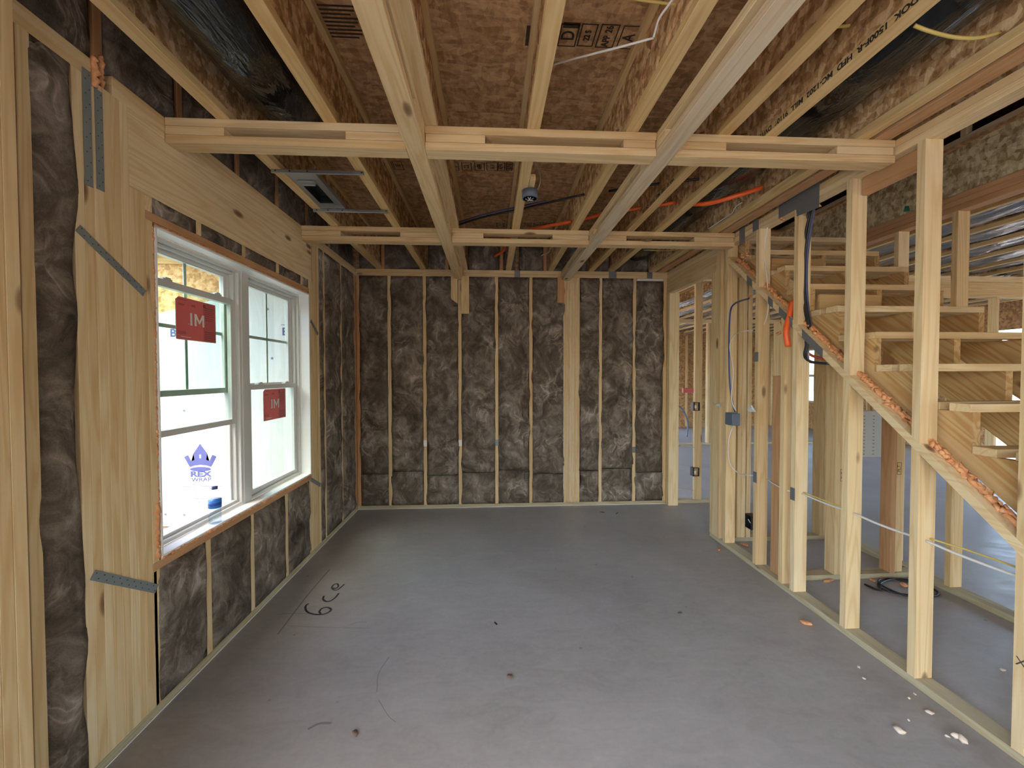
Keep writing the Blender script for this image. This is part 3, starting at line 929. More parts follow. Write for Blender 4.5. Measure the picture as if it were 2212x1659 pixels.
for u, s in ((1080, '▲'), (1096, 'A'), (1140, 'ID'), (1160, '22'), (1178, 'APR'), (1196, 'M')):
    x_, y_ = pz(u, 486)
    stamp(x_, y_, 0.07, 0.12, s if s != '▲' else 'A', 0.05, M_BROWNINK)
x_, y_ = pz(735, 50)
for k in range(9):
    flat('stamp_line', [(x_ - 0.11, y_ - 0.09 + k * 0.02, zpn - 0.0006), (x_ + 0.10 - 0.02 * (k % 3), y_ - 0.09 + k * 0.02, zpn - 0.0006), (x_ + 0.10 - 0.02 * (k % 3), y_ - 0.080 + k * 0.02, zpn - 0.0006), (x_ - 0.11, y_ - 0.080 + k * 0.02, zpn - 0.0006)], M_BROWNINK, ceil)
# grade lettering on the side of a joist flange
jt = 1.412 - 0.0318
text('flange_lettering', 'W  1.55E  DOK  1500F-R  HFD  MC-1202  MILL  91106  DV/170  Y-2', (jt, 1.62, ZT + 0.019), 0.031, M_INK, ceil, (0, 1, 0), (0, 0, -1), sx=1.15, bold=0.0014)
jt = 1.172 - 0.0318
text('flange_lettering', 'WI-60  1202  MILL  91106  DV/170', (jt, 2.75, ZT + 0.019), 0.031, M_INK, ceil, (0, 1, 0), (0, 0, -1), sx=1.15, bold=0.0014)

# ================================================================== COFFER FRAMES under the joists
ZB = ZT - 3 * T                                   # underside of the coffer frames
BLX = (-0.397, -0.308); BRX = (0.826, 0.915)
def coffer(name, label, ax, a0, a1, c0, c1, blocks, mats=('pine', 'pine')):
    loc = ((a0 + a1) / 2, (c0 + c1) / 2, ZB) if ax == 'x' else ((c0 + c1) / 2, (a0 + a1) / 2, ZB)
    t = thing(name, loc, label, 'beam', 'dropped coffer frames under the joists')
    def bx(nm, s0, s1, z0, z1, m, i0=0.0):
        if ax == 'x': return box(nm, t, s0, s1, c0 + i0, c1, z0, z1, m)
        return box(nm, t, c0 + i0, c1, s0, s1, z0, z1, m)
    bx('bottom_board', a0, a1, ZB, ZB + T - 0.0015, mats[0])
    bx('top_board', a0, a1, ZB + 2 * T + 0.0015, ZT, mats[1])
    for s0, s1 in blocks:
        bx('spacer_block', s0, s1, ZB + T, ZB + 2 * T, 'pine')
    return t
coffer('coffer_beam', 'long coffer beam ending on the lapped boards near the middle of the insulated end wall', 'y', -3.4, YB - 0.001, BLX[0], BLX[1], [(-3.0, -2.7), (-1.0, -0.7), (0.5, 0.8), (1.75, 2.35), (3.15, 3.65), (4.4, 4.67)], ('pine', 'pine'))
coffer('coffer_beam', 'long coffer beam with grey stained grain ending above the five stud post', 'y', -3.4, YB - 0.001, BRX[0], BRX[1], [(-3.0, -2.7), (-1.0, -0.7), (0.2, 0.5), (1.90, 2.22), (3.22, 3.52), (4.4, 4.67)], ('stained_pine', 'pine'))
Y1, Y2 = (1.995, 2.084), (3.362, 3.451)
segs = [(XL + 0.001, BLX[0] - 0.001), (BLX[1] + 0.001, BRX[0] - 0.001), (BRX[1] + 0.001, XR - 0.001)]
lab1 = ['coffer cross frame meeting the window wall above the near end of the window header', 'coffer cross frame between the two long beams, the one with dark red knots', 'coffer cross frame from the grey stained beam to the stud wall above the stairs foot']
lab2 = ['coffer cross frame meeting the window wall above the far end of the window', 'coffer cross frame between the two long beams closer to the insulated end wall', 'coffer cross frame reaching the stud wall beside the doorway header']
blk1 = [[(XL + 0.002, -1.235), (-0.68, -0.40)], [(-0.305, -0.02), (0.66, 0.82)], [(0.92, 1.18), (1.76, 2.06)]]
blk2 = [[(XL + 0.002, -1.19), (-0.72, -0.40)], [(-0.305, -0.05), (0.52, 0.82)], [(0.92, 1.14), (1.72, 2.06)]]
for s, l, b in zip(segs, lab1, blk1): coffer('coffer_ladder', l, 'x', s[0], s[1], Y1[0], Y1[1], b)
for s, l, b in zip(segs, lab2, blk2): coffer('coffer_ladder', l, 'x', s[0], s[1], Y2[0], Y2[1], b)

# ================================================================== RIGHT WALL (stair side)
wr = link('wall_right', None, (XR, 2.5, 0))
tag(wr, 'open pine stud wall with a sloped plate following the stairs', 'wall', kind='structure')
XRO = XR + D4
SL = 0.8446
def zs(y_): return 0.835 + SL * (y_ - 1.488)                # underside of the sloped plate
tk = T / math.cos(math.atan(SL))
box('bottom_plate', wr, XR, XRO, -3.4, 3.712, 0.0, T, 'treated_pine')
box('top_plate', wr, XR, XRO, -3.4, YB - 0.001, ZP, ZP + T - 0.0005, 'pine')
box('top_plate', wr, XR, XRO, -3.4, YB - 0.001, ZP + T + 0.0005, ZT, 'pine')
def cut_stud(y0, y1, z0, z1, slope_top=None, slope_bot=None, x0=XR, x1=XRO, m='pine', nm='stud', parent=None):
    """stud whose end follows the sloped plate"""
    def zt(y_): return zs(y_) if slope_top else z1
    def zb(y_): return zs(y_) + tk if slope_bot else z0
    vs = [(x0, y0, zb(y0)), (x1, y0, zb(y0)), (x1, y1, zb(y1)), (x0, y1, zb(y1)), (x0, y0, zt(y0)), (x1, y0, zt(y0)), (x1, y1, zt(y1)), (x0, y1, zt(y1))]
    return mesh(nm, vs, [[0, 1, 2, 3], [4, 5, 6, 7], [0, 1, 5, 4], [1, 2, 6, 5], [2, 3, 7, 6], [3, 0, 4, 7]], WM[m][2], parent or wr)
for y0 in (1.443, 1.850, 2.241, 2.646, 3.044):
    cut_stud(y0, y0 + T, T, ZP, slope_top=True)
    if zs(y0) + tk < ZP - 0.05: cut_stud(y0, y0 + T, T, ZP, slope_bot=True)
cut_stud(0.62, 0.62 + T, T, ZP); cut_stud(0.22, 0.22 + T, T, ZP)
# the sloped plate itself
ya, yb = 0.60, 3.458
mesh('sloped_plate', [(XR, ya, zs(ya)), (XRO, ya, zs(ya)), (XRO, yb, zs(yb)), (XR, yb, zs(yb)), (XR, ya, zs(ya) + tk), (XRO, ya, zs(ya) + tk), (XRO, yb, zs(yb) + tk), (XR, yb, zs(yb) + tk)],
     [[0, 1, 2, 3], [4, 5, 6, 7], [0, 1, 5, 4], [1, 2, 6, 5], [2, 3, 7, 6], [3, 0, 4, 7]], WM['pine'][1], wr)
cut_stud(3.460, 3.497, T, ZP)
for k in range(4): cut_stud(3.561 + k * 0.0385, 3.561 + k * 0.0385 + 0.0375, T, ZP if k < 2 else 2.466)
box('header', wr, XR, XRO - 0.02, 3.64, YB - 0.001, 2.468, ZP, 'pine')
box('end_post', wr, XR, XRO + 0.028, 4.606, 4.644, 0.0, 2.466, 'pine')
box('end_post', wr, XR, XRO, 4.645, 4.678, 0.0, 2.466, 'pine')
box('backing_board', wr, XR + 0.05, XRO - 0.001, 1.90, 2.235, 2.545, ZP - 0.001, 'red_pine')
cut_stud(2.757, 2.795, T, ZP, slope_top=True)
box('blocking_stud', wr, XR + 0.050, XR + 0.088, 2.86, 2.949, T, 1.515, 'red_pine')
box('blocking_stud', wr, XR + 0.052, XR + 0.088, 2.862, 2.949, 1.517, 1.92, 'pine')
# foam along the slope
fb = part('foam_bead', (XRO, 2.4, zs(2.4)), wr)
fb['kind'] = 'stuff'
for k in range(2):
    bead('foam_strand', [(XRO - 0.036 + 0.016 * k, ya + 0.1, zs(ya + 0.1) + tk + 0.010), (XRO - 0.036 + 0.016 * k, 3.40, zs(3.40) + tk + 0.012)], 0.0135, fb, 31 + k, n=420, wob=1.6)
for u, v, r_ in ((1620, 640, 0.02), (1640, 662, 0.022), (1700, 672, 0.020), (1705, 665, 0.018), (1730, 706, 0.024), (1745, 712, 0.026), (1755, 722, 0.024), (1690, 700, 0.02), (1588, 578, 0.018)):
    q = at(u, v, 'x', XRO - 0.03)
    b_ = [q + Vector((random.uniform(-1, 1), random.uniform(-1, 1), random.uniform(-1, 1))) * r_ for _ in range(6)]
    bead('foam_curl', smooth_path(b_, 3), 0.006, fb, u, seg=7, n=34, wob=0.8)
for k, (u, v) in enumerate(((1700, 1075 - 350), (1655, 470), (1615, 545), (1765, 435), (1690, 465), (1603, 548))):
    q = at(u, v, 'x', XR + 0.01)
    lab = ['orange foam blob at the conduit under the sloped plate', 'orange foam blob at the white cable under the top plate', 'orange foam blob beside the tape at the far stud top', 'orange foam blob where the black cables enter the plate', 'orange foam blob beside the large steel plate', 'small orange foam blob at the doorway end of the top plate'][k]
    t = tag(bead('foam_blob', [q, q + Vector((0, 0.01, -0.02)), q + Vector((0.01, -0.012, -0.035))], 0.010, None, 50 + k, seg=8, n=14, wob=1.2), lab, 'sealant')
fp = at(1905, 872, 'x', XR + 0.02)
q = Vector((XR + 0.035, 2.05, zs(2.05) + tk))
tag(blob('foam_blob', q, (0.016, 0.02, 0.008), M_FOAM, None, 3), 'orange foam drip stuck on top of the sloped plate', 'sealant')

# nail plates
def plate(u0, v0, u1, v1, label, x_=XR - 0.0015, pts=None, bent=None):
    ps = pts or [at(u0, v0, 'x', x_), at(u1, v0, 'x', x_), at(u1, v1, 'x', x_), at(u0, v1, 'x', x_)]
    y0, y1 = min(p.y for p in ps), max(p.y for p in ps)
    z0, z1 = min(p.z for p in ps), max(p.z for p in ps)
    t = box('nail_plate', None, x_ - 0.001, x_ + 0.0012, y0, y1, z0, z1, M_PLATE, 0.0)
    return tag(t, label, 'nail plate')
def plate_yz(y0, y1, z0, z1, label):
    return tag(box('nail_plate', None, XR - 0.0025, XR - 0.0002, y0, y1, z0, z1, M_PLATE, 0.0), label, 'nail plate')
big = [(2.835, 2.735), (2.475, 2.735), (2.475, 2.575), (2.660, 2.590), (2.668, 2.640), (2.835, 2.640)]
vs = [(XR - 0.003, a, b) for a, b in big] + [(XR - 0.0008, a, b) for a, b in big]
pl = mesh('nail_plate', vs, [[0, 1, 2, 3, 4, 5], [6, 7, 8, 9, 10, 11]] + [[i, (i + 1) % 6, 6 + (i + 1) % 6, 6 + i] for i in range(6)], M_PLATE)
tag(pl, 'large stepped grey steel plate on the top plate where black cables drop', 'nail plate')
plate_yz(3.055, 3.125, 2.645, 2.735, 'grey steel plate on the top plate above the white cable')
plate_yz(3.225, 3.295, 2.60, 2.735, 'grey steel plate on the top plate next to the far cross frame')
plate_yz(3.040, 3.086, 1.625, 1.700, 'grey steel plate on the stud where the white cable turns')
plate_yz(3.042, 3.084, 0.680, 0.765, 'grey steel plate on a stud at knee height, beside the black outlet box')
plate_yz(2.644, 2.686, 0.665, 0.750, 'grey steel plate on a stud at knee height, beside the reddish stud')
def slope_plate(y0, y1, label):
    vs = []
    for xx in (XR - 0.003, XR - 0.0008):
        vs += [(xx, y0, zs(y0) - 0.004), (xx, y1, zs(y1) - 0.004), (xx, y1, zs(y1) + tk + 0.003), (xx, y0, zs(y0) + tk + 0.003)]
    return tag(mesh('nail_plate', vs, [[0, 1, 2, 3], [4, 5, 6, 7], [0, 1, 5, 4], [1, 2, 6, 5], [2, 3, 7, 6], [3, 0, 4, 7]], M_PLATE), label, 'nail plate')
slope_plate(2.43, 2.60, 'long grey steel plate on the sloped plate below the black cable bundle')
slope_plate(2.69, 2.82, 'grey steel plate on the sloped plate above the orange conduit')
slope_plate(2.885, 2.935, 'small grey steel plate on the sloped plate above the white cable')
slope_plate(3.125, 3.19, 'grey steel plate on the sloped plate above the blue conduit')
# plates on the end wall
def plate_b(x0, x1, z0, z1, label, m=M_PLATE):
    return tag(box('nail_plate', None, x0, x1, YB - 0.0025, YB - 0.0004, z0, z1, m, 0.0), label, 'nail plate')
plate_b(0.285, 0.350, ZP, ZT, 'grey steel plate on the end wall top plate between the coffer beams')
plate_b(1.380, 1.470, ZP, ZT, 'grey steel plate on the end wall top plate with a foam wisp')
plate_b(1.830, 1.895, ZP, ZT, 'grey steel plate on the end wall top plate nearest the doorway')
plate_b(-0.757, -0.719, 0.71, 0.78, 'white printed nail plate on the second insulated wall stud', M_PAPER)
plate_b(-0.360, -0.321, 0.71, 0.78, 'white printed nail plate on the stud below the lapped boards', M_PAPER)
plate_b(0.060, 0.097, 0.71, 0.78, 'small grey plate on an end wall stud between the coffer beams')
plate_b(1.668, 1.706, 0.61, 0.68, 'small grey plate on the end wall stud closest to the doorway')

# ================================================================== STAIRS
RISE, RUN = 0.188, 0.2378
def yk(k): return 1.72 + RUN * (k - 7)
def zk(k): return 1.391 + RISE * (k - 7)
st = thing('staircase', (2.7, yk(1), 0), 'open pine staircase with sawn stringers and paired plank treads', 'staircase')
def stringer(x0, x1, throat, k0=1, k1=14):
    s = RISE / RUN
    zin = lambda y_: zk(7) - T + s * (y_ - yk(8))
    low = lambda y_: max(0.0, zin(y_) - throat)
    bm = bmesh.new()
    me = bpy.data.meshes.new('stringer')
    for k in range(k0, k1 + 1):
        za, zb_ = low(yk(k)), low(yk(k + 1))
        top = zk(k) - T
        prevtop = zk(k - 1) - T if k > k0 else za
        pa_ = [(yk(k), za), (yk(k + 1), zb_), (yk(k + 1), top), (yk(k), top)]
        A_ = [bm.verts.new((x0, a, b)) for a, b in pa_]
        B_ = [bm.verts.new((x1, a, b)) for a, b in pa_]
        bm.faces.new(A_[::-1]); bm.faces.new(B_)
        bm.faces.new([A_[0], A_[1], B_[1], B_[0]])
        bm.faces.new([A_[2], A_[3], B_[3], B_[2]])
        R1 = [bm.verts.new(c_) for c_ in ((x0, yk(k), max(prevtop, za)), (x1, yk(k), max(prevtop, za)), (x1, yk(k), top), (x0, yk(k), top))]
        bm.faces.new(R1)
        if k == k1:
            bm.faces.new([bm.verts.new(c_) for c_ in ((x0, yk(k + 1), zb_), (x0, yk(k + 1), top), (x1, yk(k + 1), top), (x1, yk(k + 1), zb_))])
    bmesh.ops.remove_doubles(bm, verts=bm.verts, dist=1e-5)
    # rotate so the grain runs along the slope
    ang = math.atan(s)
    c = Vector(((x0 + x1) / 2, yk(7), zk(7)))
    R = Matrix.Rotation(-ang, 3, 'X')
    for v in bm.verts: v.co = R @ (v.co - c)
    bm.to_mesh(me); bm.free()
    me.materials.append(WM['stringer_pine'][1])
    o = link('stringer', me, c, st)
    o.rotation_euler = (ang, 0, 0)
    return o
stringer(2.176, 2.214, 0.085); stringer(2.655, 2.693, 0.185); stringer(3.105, 3.143, 0.185)
for k in range(1, 15):
    td = part('tread', (2.7, yk(k), zk(k)), st)
    e0, e1 = 2.176 - 0.004 + 0.010 * math.sin(k * 2.3), 2.176 + 0.010 * math.cos(k * 1.7)
    box('plank', td, e0, 3.143, yk(k), yk(k) + 0.089, zk(k) - T, zk(k), 'pine')
    box('plank', td, e1, 3.143, yk(k) + 0.143, yk(k) + 0.232, zk(k) - T, zk(k), 'pine')
for k in (10, 12):
    box('riser_board', st, 2.22, 2.65, yk(k) + 0.205, yk(k) + 0.228, zk(k) + 0.001, zk(k) + 0.11, 'stringer_pine')

# wall on the far side of the stairs
ws = link('wall_stair', None, (3.2, 2.5, 0))
tag(ws, 'stud wall along the far side of the stairs', 'wall', kind='structure')
XS = 3.20
box('bottom_plate', ws, XS, XS + D4, 0.2, 3.6, 0.0, T, 'treated_pine')
box('top_plate', ws, XS, XS + D4, -3.4, YB, ZP, ZP + T - 0.0005, 'red_pine')
box('top_plate', ws, XS, XS + D4, -3.4, YB, ZP + T, ZT, 'red_pine')
for y0 in (1.03, 1.435, 1.84, 2.245, 2.64, 3.045, 3.45):
    box('stud', ws, XS, XS + D4, y0, y0 + T, T, ZP, 'pine')
rj = part('rim_joist', (3.2, 2, ZT), ws)
box('bottom_flange', rj, XS, XS + 0.05, -3.4, YB + 0.2, ZT, ZT + T, 'red_pine')
box('web', rj, XS + 0.018, XS + 0.03, -3.4, YB + 0.2, ZT + T, ZF + 0.02, M_OSB_RIM, 0.0)
box('floor_edge', rj, XS, XS + 0.05, -3.4, YB + 0.2, ZF + 0.021, ZF + 0.06, 'stained_pine')
box('edge_block', rj, XS + 0.0, XS + 0.04, 2.60, 2.64, ZF + 0.06, ZF + 0.18, 'pine')
# green stamp on the rim web
for a, b, c_, d_ in ((2.80, 2.84, 2.83, 2.90), (2.90, 2.94, 2.82, 2.88), (2.98, 3.03, 2.78, 2.83), (2.84, 2.88, 2.78, 2.83)):
    flat('green_stamp', [(XS + 0.0172, a, c_), (XS + 0.0172, b, c_ + 0.01), (XS + 0.0172, b - 0.01, d_), (XS + 0.0172, a + 0.01, d_ - 0.01)], M_GREEN, rj)

# cross walls under the stairs
def zlow(y_): return zk(7) - T + (RISE / RUN) * (y_ - yk(8)) - 0.20
wc = link('wall_closet', None, (2.7, 2.9, 0))
tag(wc, 'low cross wall of studs under the middle of the stairs', 'wall', kind='structure')
box('bottom_plate', wc, XRO + 0.001, XS - 0.001, 2.857, 2.946, 0.0, T, 'treated_pine')
def rstud(parent, x0, x1, y0, y1, z1, m='pine', z0=T): return box('stud', parent, x0, x1, y0, y1, z0, z1, m)
rstud(wc, 2.583, 2.621, 2.857, 2.946, zlow(2.857)); rstud(wc, 2.545, 2.582, 2.857, 2.946, zlow(2.857))
rstud(wc, 2.985, 3.023, 2.857, 2.946, zlow(2.857), 'red_pine'); rstud(wc, 3.024, 3.10, 2.875, 2.911, zlow(2.857))
rstud(wc, 2.20, 2.238, 2.857, 2.946, zlow(2.857))
wc2 = link('wall_hall', None, (2.7, 3.6, 0))
tag(wc2, 'stud cross wall behind the stairs beside the doorway', 'wall', kind='structure')
box('bottom_plate', wc2, XRO + 0.001, XS - 0.001, 3.57, 3.659, 0.0, T, 'treated_pine')
for x0 in (2.245, 2.285, 2.335, 3.03, 3.07, 3.118):
    rstud(wc2, x0, x0 + T, 3.57, 3.659, 2.40, 'pine')
box('top_plate', wc2, XRO + 0.001, XS - 0.001, 3.57, 3.659, 2.401, 2.439, 'pine')

# white wiring panel hung between the studs
pa, pb = at(1858, 888, 'y', 3.20), at(1911, 987, 'y', 3.20)
pn = thing('wiring_panel', (pa.x, 3.2, pb.z), 'white perforated wiring enclosure panel hung on studs behind the stairs', 'panel')
box('panel_face', pn, pa.x, pb.x, 3.20, 3.206, pb.z, pa.z, M_ENCL)
box('panel_back', pn, pa.x + 0.004, pb.x - 0.004, 3.206, 3.28, pb.z + 0.004, pa.z - 0.004, M_ENCL)
for c in range(3):
    for r_ in range(12):
        xx = pa.x + (pb.x - pa.x) * (0.14 + 0.37 * c); zz = pb.z + (pa.z - pb.z) * (0.06 + 0.075 * r_)
        box('slot', pn, xx, xx + 0.014, 3.1985, 3.2005, zz, zz + 0.004, M_BLACK, 0.0)
box('panel_bracket', pn, pb.x, 3.205 if pb.x < 3.2 else pb.x + 0.02, 3.206, 3.21, pa.z - 0.02, pa.z, M_STEEL)

# ================================================================== ROOMS BEYOND
wh = link('wall_rear', None, (3.5, YB, 0))
tag(wh, 'bare stud wall line continuing past the doorway', 'wall', kind='structure')
box('bottom_plate', wh, 2.20, 2.95, YB, YBO, 0.0, T, 'treated_pine')
box('top_plate', wh, 2.16, 9.0, YB, YBO, ZP, ZT, 'pine')
sx = at(1502, 800, 'y', YB + 0.01).x
box('stud', wh, sx, sx + 0.086, YB + 0.01, YB + 0.048, T, ZP, 'pine')
box('stud', wh, 2.93, 2.968, YB, YBO, T, ZP, 'pine')
box('header_beam', wh, 3.3, 9.0, YB - 0.01, YB + 0.11, 2.47, ZP - 0.002, 'flange_pine')
box('header_beam', wh, 3.3, 9.0, YB - 0.016, YB - 0.011, 2.56, 2.566, 'pine', 0.0)
for x0 in (6.2, 8.9): box('stud', wh, x0, x0 + T, YB, YBO, T, 2.47, 'pine')

# joists and dark foil of the rooms beyond
cb = link('ceiling_beyond', None, (5, 5, ZT))
tag(cb, 'dark foil faced insulation between joists of the rooms beyond the stairs', 'ceiling', kind='structure')
jx = [3.62 + 0.4877 * i for i in range(11)]
for x_ in jx: ijoist(x_, -3.4, 11.4, parent=cb, fw=0.022)
for x_ in (2.25, 2.72): ijoist(x_, 4.78, 11.4, parent=cb)
def foil_strip(x0, x1, y0, y1):
    nx, ny = 16, int((y1 - y0) / 0.08)
    vs, fs = [], []
    sd = random.random() * 50
    for j in range(ny + 1):
        for i in range(nx + 1):
            s = i / nx
            sag = 0.03 * math.sin(math.pi * s)
            x_, y_ = x0 + (x1 - x0) * s, y0 + (y1 - y0) * j / ny
            z_ = ZT + 0.055 - sag + 0.034 * noise.noise(Vector((x_ * 13, y_ * 2.0, sd))) + 0.018 * noise.noise(Vector((x_ * 30, y_ * 4, sd)))
            vs.append((x_, y_, z_))
    R = nx + 1
    for j in range(ny):
        for i in range(nx):
            fs.append([j * R + i, j * R + i + 1, (j + 1) * R + i + 1, (j + 1) * R + i])
    return mesh('foil_sheet', vs, fs, M_FOIL, cb, smooth=True)
for i in range(10):
    foil_strip(jx[i] + 0.01, jx[i + 1] - 0.01, 0.5, 11.3)
foil_strip(3.27, 3.60, 0.5, 11.3)
box('subfloor_panel', cb, 3.19, 9.1, -3.5, 11.6, ZF + 0.001, ZF + 0.02, M_OSB, 0.0)
box('subfloor_panel', cb, 2.16, 3.19, 4.30, 11.6, ZF + 0.001, ZF + 0.02, M_OSB, 0.0)
box('subfloor_panel', cb, 2.16, 3.19, -3.5, 0.4, ZF + 0.001, ZF + 0.02, M_OSB, 0.0)
box('subfloor_panel', cb, -1.6, 2.16, 4.81, 11.6, ZF + 0.001, ZF + 0.02, M_OSB, 0.0)

# far stud partition and far exterior walls, with a window and added light openings
wf = link('wall_far', None, (5, 8.6, 0))
tag(wf, 'far partition of bare studs across the house', 'wall', kind='structure')
box('bottom_plate', wf, 2.2, 9.0, 8.60, 8.689, 0, T, 'treated_pine')
box('top_plate', wf, 2.2, 9.0, 8.60, 8.689, ZP, ZT, 'pine')
x_ = 2.35
while x_ < 5.3:
    box('stud', wf, x_, x_ + T, 8.60, 8.689, T, ZP, 'pine'); x_ += 0.42
for x_ in (4.72, 4.80, 6.9, 7.3):
    box('stud', wf, x_, x_ + T, 8.60, 8.689, T, ZP, 'pine')
wn = link('wall_north', None, (5, 11.5, 0))
tag(wn, 'far exterior wall of sheathing and studs with an unseen opening added for light', 'wall', kind='structure')
def ext_wall(parent, ax, a0, a1, c, opens, zt=3.08, m=M_OSB):
    """sheathed wall with openings (a0,a1,z0,z1)"""
    opens = sorted(opens)
    cur = a0
    def pan(s0, s1, z0, z1):
        if s1 - s0 < 0.01 or z1 - z0 < 0.01: return
        if ax == 'x': box('sheathing', parent, s0, s1, c, c + 0.012, z0, z1, m, 0.0)
        else: box('sheathing', parent, c, c + 0.012, s0, s1, z0, z1, m, 0.0)
    for o0, o1, z0, z1 in opens:
        pan(cur, o0, 0, zt); pan(o0, o1, 0, z0); pan(o0, o1, z1, zt); cur = o1
    pan(cur, a1, 0, zt)
    s = a0 + 0.1
    while s < a1:
        if not any(o0 - 0.02 < s < o1 for o0, o1, _, _ in opens):
            if ax == 'x': box('stud', parent, s, s + T, c - D4, c, T, ZP, 'pine')
            else: box('stud', parent, c - D4, c, s, s + T, T, ZP, 'pine')
        s += 0.42
    return opens
op_n = [(1.0, 4.8, 0.02, 2.4)]  # hidden behind the end wall, added to light the far floor
ext_wall(wn, 'x', -1.6, 9.1, 11.5, op_n)
we = link('wall_east', None, (9.0, 4, 0))
tag(we, 'exterior wall of sheathing beyond the stairs with a window and openings made wide to let in light', 'wall', kind='structure')
op_e = [(-2.8, -0.4, 0.02, 2.3), (0.6, 4.6, 0.02, 2.4), (5.5, 6.9, 0.02, 2.3), (10.35, 11.2, 0.74, 2.24)]  # openings made wide to brighten the rooms beyond, the last a real window
ext_wall(we, 'y', -3.5, 11.5, 9.05, op_e)
def far_window(name, ax, c, o0, o1, z0, z1, label):
    wi = link(name, None, (o0, c, z0) if ax == 'x' else (c, o0, z0))
    tag(wi, label, 'window', kind='structure')
    def bar(nm, a, b, c_, d_, m, t0, t1):
        if ax == 'x': box(nm, wi, a, b, c + t0, c + t1, c_, d_, m, 0.0)
        else: box(nm, wi, c + t0, c + t1, a, b, c_, d_, m, 0.0)
    zm, am = (z0 + z1) / 2, (o0 + o1) / 2
    for a, b, c_, d_ in ((o0, o0 + 0.05, z0, z1), (o1 - 0.05, o1, z0, z1), (o0, o1, z0, z0 + 0.05), (o0, o1, z1 - 0.05, z1), (o0, o1, zm - 0.03, zm + 0.03), (am - 0.015, am + 0.015, zm, z1), (o0, o1, (zm + z1) / 2 - 0.012, (zm + z1) / 2 + 0.012)):
        bar('frame_bar', a, b, c_, d_, M_VINYL, -0.05, 0.0)
    bar('pane', o0 + 0.05, o1 - 0.05, z0 + 0.05, z1 - 0.05, M_GLASS, -0.03, -0.026)
far_window('window_2', 'y', 9.05, 10.35, 11.2, 0.74, 2.24, 'narrow bright window with a grid beyond the stair studs')
wsou = link('wall_south', None, (3, -3.5, 0))
tag(wsou, 'sheathed wall behind the room opposite the insulated end wall', 'wall', kind='structure')
ext_wall(wsou, 'x', -1.6, 9.1, -3.5, [(-0.2, 1.3, 0.02, 2.3), (4.0, 6.4, 0.02, 2.4)])  # first opening added to throw light on the end wall from behind the view
# upper floor shell, dark above the stair opening
up = link('wall_upper', None, (4, 4, 3.1))
tag(up, 'upper floor shell over the stair opening', 'wall', kind='structure')
box('roof_deck', up, -1.8, 9.3, -3.7, 11.8, 5.6, 5.65, M_OSB, 0.0)
for a in ((-1.62, -1.6, -3.5, 11.6), (9.08, 9.1, -3.5, 11.6), (-1.6, 9.1, -3.52, -3.5), (-1.6, 9.1, 11.58, 11.6)):
    box('upper_sheathing', up, a[0], a[1], a[2], a[3], ZF + 0.03, 5.6, M_OSB, 0.0)

# ================================================================== OUTSIDE THE WINDOW
YE = 4.50
wx = link('wall_exterior', None, (-3.0, YE, 0))
tag(wx, 'outer wall of the neighbouring bay covered in white printed house wrap', 'wall', kind='structure')
box('sheathing', wx, -7.0, -1.62, YE + 0.02, YE + 0.035, -0.1, 3.2, M_OSB_OUT, 0.0)
box('beam', wx, -7.0, -2.70, YE + 0.002, YE + 0.019, 2.70, 2.98, 'flange_pine')
box('sheathing_strip', wx, -2.755, -2.60, YE + 0.004, YE + 0.019, 2.30, 2.98, M_OSB_OUT, 0.0)
wrap = [(-7.0, -0.01), (-1.63, -0.01), (-1.63, 2.95), (-2.30, 2.95), (-2.62, 2.70), (-2.83, 2.36), (-2.90, 2.33), (-3.48, 2.18), (-7.0, 2.18)]
mesh('house_wrap', [(a, YE, b) for a, b in wrap] + [(a, YE + 0.003, b) for a, b in wrap],
     [list(range(len(wrap))), [len(wrap) + i for i in range(len(wrap))]] + [[i, (i + 1) % len(wrap), len(wrap) + (i + 1) % len(wrap), len(wrap) + i] for i in range(len(wrap))], M_WRAP, wx)
box('sill_board', wx, -7.0, -1.63, YE - 0.03, YE + 0.02, -0.075, -0.012, 'stained_pine')
yp = YE - 0.0015
flat('tape', [(-2.955, yp, 2.33), (-2.80, yp, 2.30), (-2.80, yp, 2.395), (-2.925, yp, 2.41)], M_GREEN, wx)
def screw(x_, z_):
    c = [(x_ + 0.014 * math.cos(i * math.pi / 5), YE - 0.002, z_ + 0.014 * math.sin(i * math.pi / 5)) for i in range(10)]
    mesh('cap_nail', c, [list(range(10))], M_GREYP, wx)
for u, v in ((462, 580), (578, 668), (588, 774), (358, 1111), (398, 1112), (398, 887)):
    q = at(u, v, 'y', YE); screw(q.x, q.z)
def crown(cx_, cz_, s):
    P = [(-1.0, 0.30), (-0.75, 0.42), (-0.56, 0.02), (-0.36, 0.10), (-0.42, 0.52), (0.0, 1.15), (0.42, 0.52), (0.36, 0.10), (0.56, 0.02), (0.75, 0.42), (1.0, 0.30), (0.66, -0.36), (0.35, -0.26), (0.0, -0.22), (-0.35, -0.26), (-0.66, -0.36)]
    me = bpy.data.meshes.new('crown_print')
    bm = bmesh.new()
    V = [bm.verts.new((a * s, 0, b * s)) for a, b in P]
    f0 = bm.faces.new(V)
    E_ = [bm.verts.new((0.66 * s * math.cos(i * math.pi / 9), 0, (-0.50 + 0.145 * math.sin(i * math.pi / 9)) * s)) for i in range(18)]
    bm.faces.new(E_)
    bmesh.ops.triangulate(bm, faces=[f0])
    bm.to_mesh(me); bm.free()
    me.materials.append(M_NAVY)
    link('crown_print', me, (cx_, yp, cz_), wx)
    flat('crown_window', [(cx_ - 0.05 * s, yp - 0.0008, cz_ + 0.20 * s), (cx_ + 0.05 * s, yp - 0.0008, cz_ + 0.20 * s), (cx_ + 0.05 * s, yp - 0.0008, cz_ + 0.44 * s), (cx_ - 0.05 * s, yp - 0.0008, cz_ + 0.44 * s)], M_WRAP, wx)
